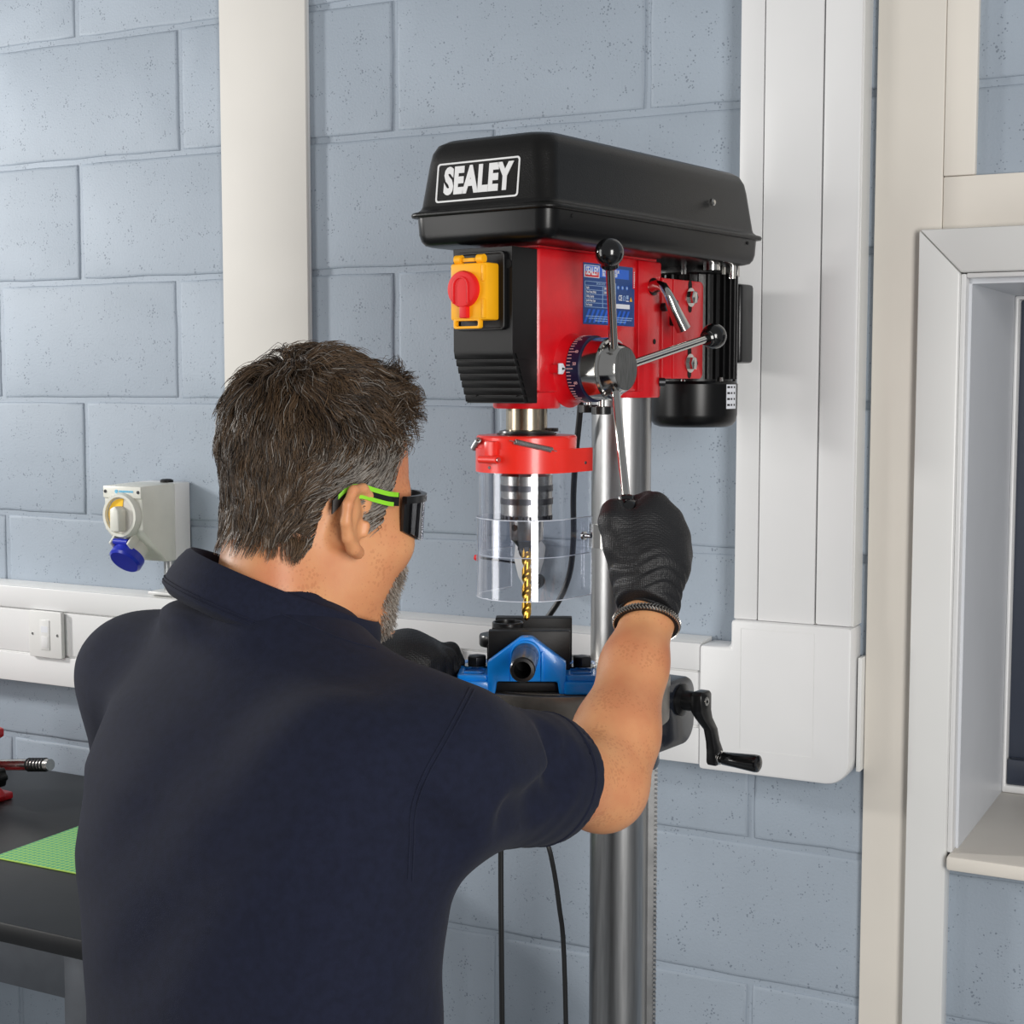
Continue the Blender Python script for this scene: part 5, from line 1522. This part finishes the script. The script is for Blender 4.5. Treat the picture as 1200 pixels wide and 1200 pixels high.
def hair_dir(pos, nor, s, prev):
    away = tang(pos - CROWN, nor)
    down = tang(np.array([[.10, -.15, -1.0]]) + 0 * pos, nor)
    back = tang(np.array([[0, -1.0, -.55]]) + 0 * pos, nor)
    bk = np.clip((-pos[:, 1] - .01) / .05, 0, 1)
    fl = away * (1 - bk * .75)[:, None] + down * (bk * 1.0)[:, None]
    fl = fl * (1 - side_r * .8)[:, None] + back * (side_r * 1.1)[:, None]
    fl = fl * (1 - front_r * .75)[:, None] + np.array([[.25, -.1, .15]]) * front_r[:, None]
    ph = cph[ci] + s * cfr[ci]
    wave = (.55 + .75 * front_r + .15 * top_r - .35 * side_r)
    ax_ = tang(np.cross(fl, nor), nor)
    curl = ax_ * (np.sin(ph) * wave)[:, None] + nor * (np.cos(ph * 1.1) * (.22 + .75 * front_r))[:, None]
    lift = (.34 + .50 * front_r + .06 * top_r - .13 * s) * (1 - .55 * nape_r)
    d = fl + crand[ci] * (.20 + .06 * top_r)[:, None] + curl + nor * lift[:, None] + rng.normal(size=pos.shape) * .09
    d /= np.linalg.norm(d, axis=1)[:, None] + 1e-9
    if prev is not None:
        d = d * .6 + prev * .4; d /= np.linalg.norm(d, axis=1)[:, None] + 1e-9
    return d
ln = .034 + .010 * top_r - .006 * front_r - .012 * side_r - .010 * nape_r; ln = ln * rng.uniform(.7, 1.15, NH)
grey = np.clip(.05 + .80 * side_r * np.clip((roots[:, 1] + .04) / .05, 0, 1), 0, .8)
isg = rng.uniform(size=NH) < grey
bt_ = np.clip(rng.uniform(0, 1, NH)[:, None] * .7 + .3 * rng.uniform(0, 1, NC)[ci][:, None], 0, 1)
tint = np.where(isg[:, None], np.array(rgb(104, 98, 92)) * (1 - bt_) + np.array(rgb(172, 166, 158)) * bt_, np.array(rgb(27, 20, 15)) * (1 - bt_ ** 1.4) + np.array(rgb(116, 92, 68)) * bt_ ** 1.4)
strands('hair', roots, hair_dir, ln, 8, .00050, tint, 'hair', pn, .006 + .010 * np.clip((roots[:, 2] - .07) / .05, 0, 1))
# ---- beard and short stubble
nb = 3800
v = rng.normal(size=(40000, 3)); v /= np.linalg.norm(v, axis=1)[:, None]
q = np.array([0, .045, -.065]) + v * np.array([.06, .055, .055])
for _ in range(3): q = q - grad(q) * skin_q(q)[:, None]
ok = (q[:, 1] > .048 + .4 * np.clip(-.06 - q[:, 2], 0, .1) * 0) & (q[:, 2] < -.040) & (q[:, 2] > -.13) & (np.abs(q[:, 0]) < .058)
ok &= ~((np.abs(q[:, 0]) < .026) & (q[:, 2] > -.070))
ok &= (q[:, 1] - .050) > (q[:, 2] + .075) * .55
q = q[ok][:nb]
def beard_dir(pos, nor, s, prev):
    d = nor * .6 + np.array([0, .25, -.9]) + rng.normal(size=pos.shape) * .28
    return d / np.linalg.norm(d, axis=1)[:, None]
t3 = rng.uniform(0, 1, len(q))[:, None]
strands('beard', q, beard_dir, rng.uniform(.006, .013, len(q)), 4, .00042, np.array(rgb(104, 88, 72)) * (1 - t3) + np.array(rgb(196, 188, 178)) * t3, 'beard', pn, .001)

# ---- safety glasses (head frame, then placed)
def hw(q): return Vector(h2w(q) - ROOT)
gt = None
g = G()
n = 30; Rl = .073
def lens_pt(a, zz, r): return hw((r * math.sin(a) * 1.03, .034 + r * math.cos(a) * 1.04, zz))
def band(g, a0, a1, z0f, z1f, r0, r1, n=24):
    rings = []
    for k in range(n + 1):
        a = a0 + (a1 - a0) * k / n
        rings.append([lens_pt(a, z0f(a), r0), lens_pt(a, z0f(a), r1), lens_pt(a, z1f(a), r1), lens_pt(a, z1f(a), r0)])
    return g.loops(rings)
lo_f = lambda a: -.020 + .012 * (abs(a) / 1.2) ** 3 + (.012 if abs(a) < .16 else 0)
hi_f = lambda a: .029 - .004 * (abs(a) / 1.2)
band(g, -1.12, 1.12, lo_f, lambda a: hi_f(a) - .001, Rl, Rl + .0022); lens = g.build('safety_glasses', 'smoke', pn, angle=60)
g = G(); band(g, -1.26, 1.26, lambda a: hi_f(a) - .006, lambda a: hi_f(a) + .001, Rl - .002, Rl + .0036); g.build('brow_bar', 'black_satin', lens)
for s in (-1, 1):
    g = G(); band(g, s * .82, s * 1.24, lambda a: lo_f(a) - .001, lambda a: hi_f(a), Rl - .0036, Rl - .0006, 8); g.build('side_shield', 'black_satin', lens)
    path = [(s * .0735, .050, .023), (s * .0800, .034, .024), (s * .0815, .018, .027), (s * .0815, .004, .030), (s * .0800, -.010, .028), (s * .0775, -.024, .014)]
    def temple(g, h0, h1, t0, t1, i0, i1):
        rr = []
        sm = smooth_path(path, 5)
        for p_ in sm[i0:i1]:
            rr.append([hw((p_[0] + s * dx, p_[1], p_[2] + dz)) for dx, dz in ((t0, h0), (t1, h0), (t1, h1), (t0, h1))])
        return g.loops(rr)
    g = G(); temple(g, -.0065, .0062, -.0008, .0012, 0, 26); tp = g.build('temple_arm', 'black_satin', lens)
    g = G(); temple(g, .0022, .0066, .0008, .0022, 1, 24); g.build('temple_stripe', 'lime', tp)
    g = G(); temple(g, -.0070, -.0030, .0008, .0022, 3, 20); g.build('temple_stripe', 'lime', tp)
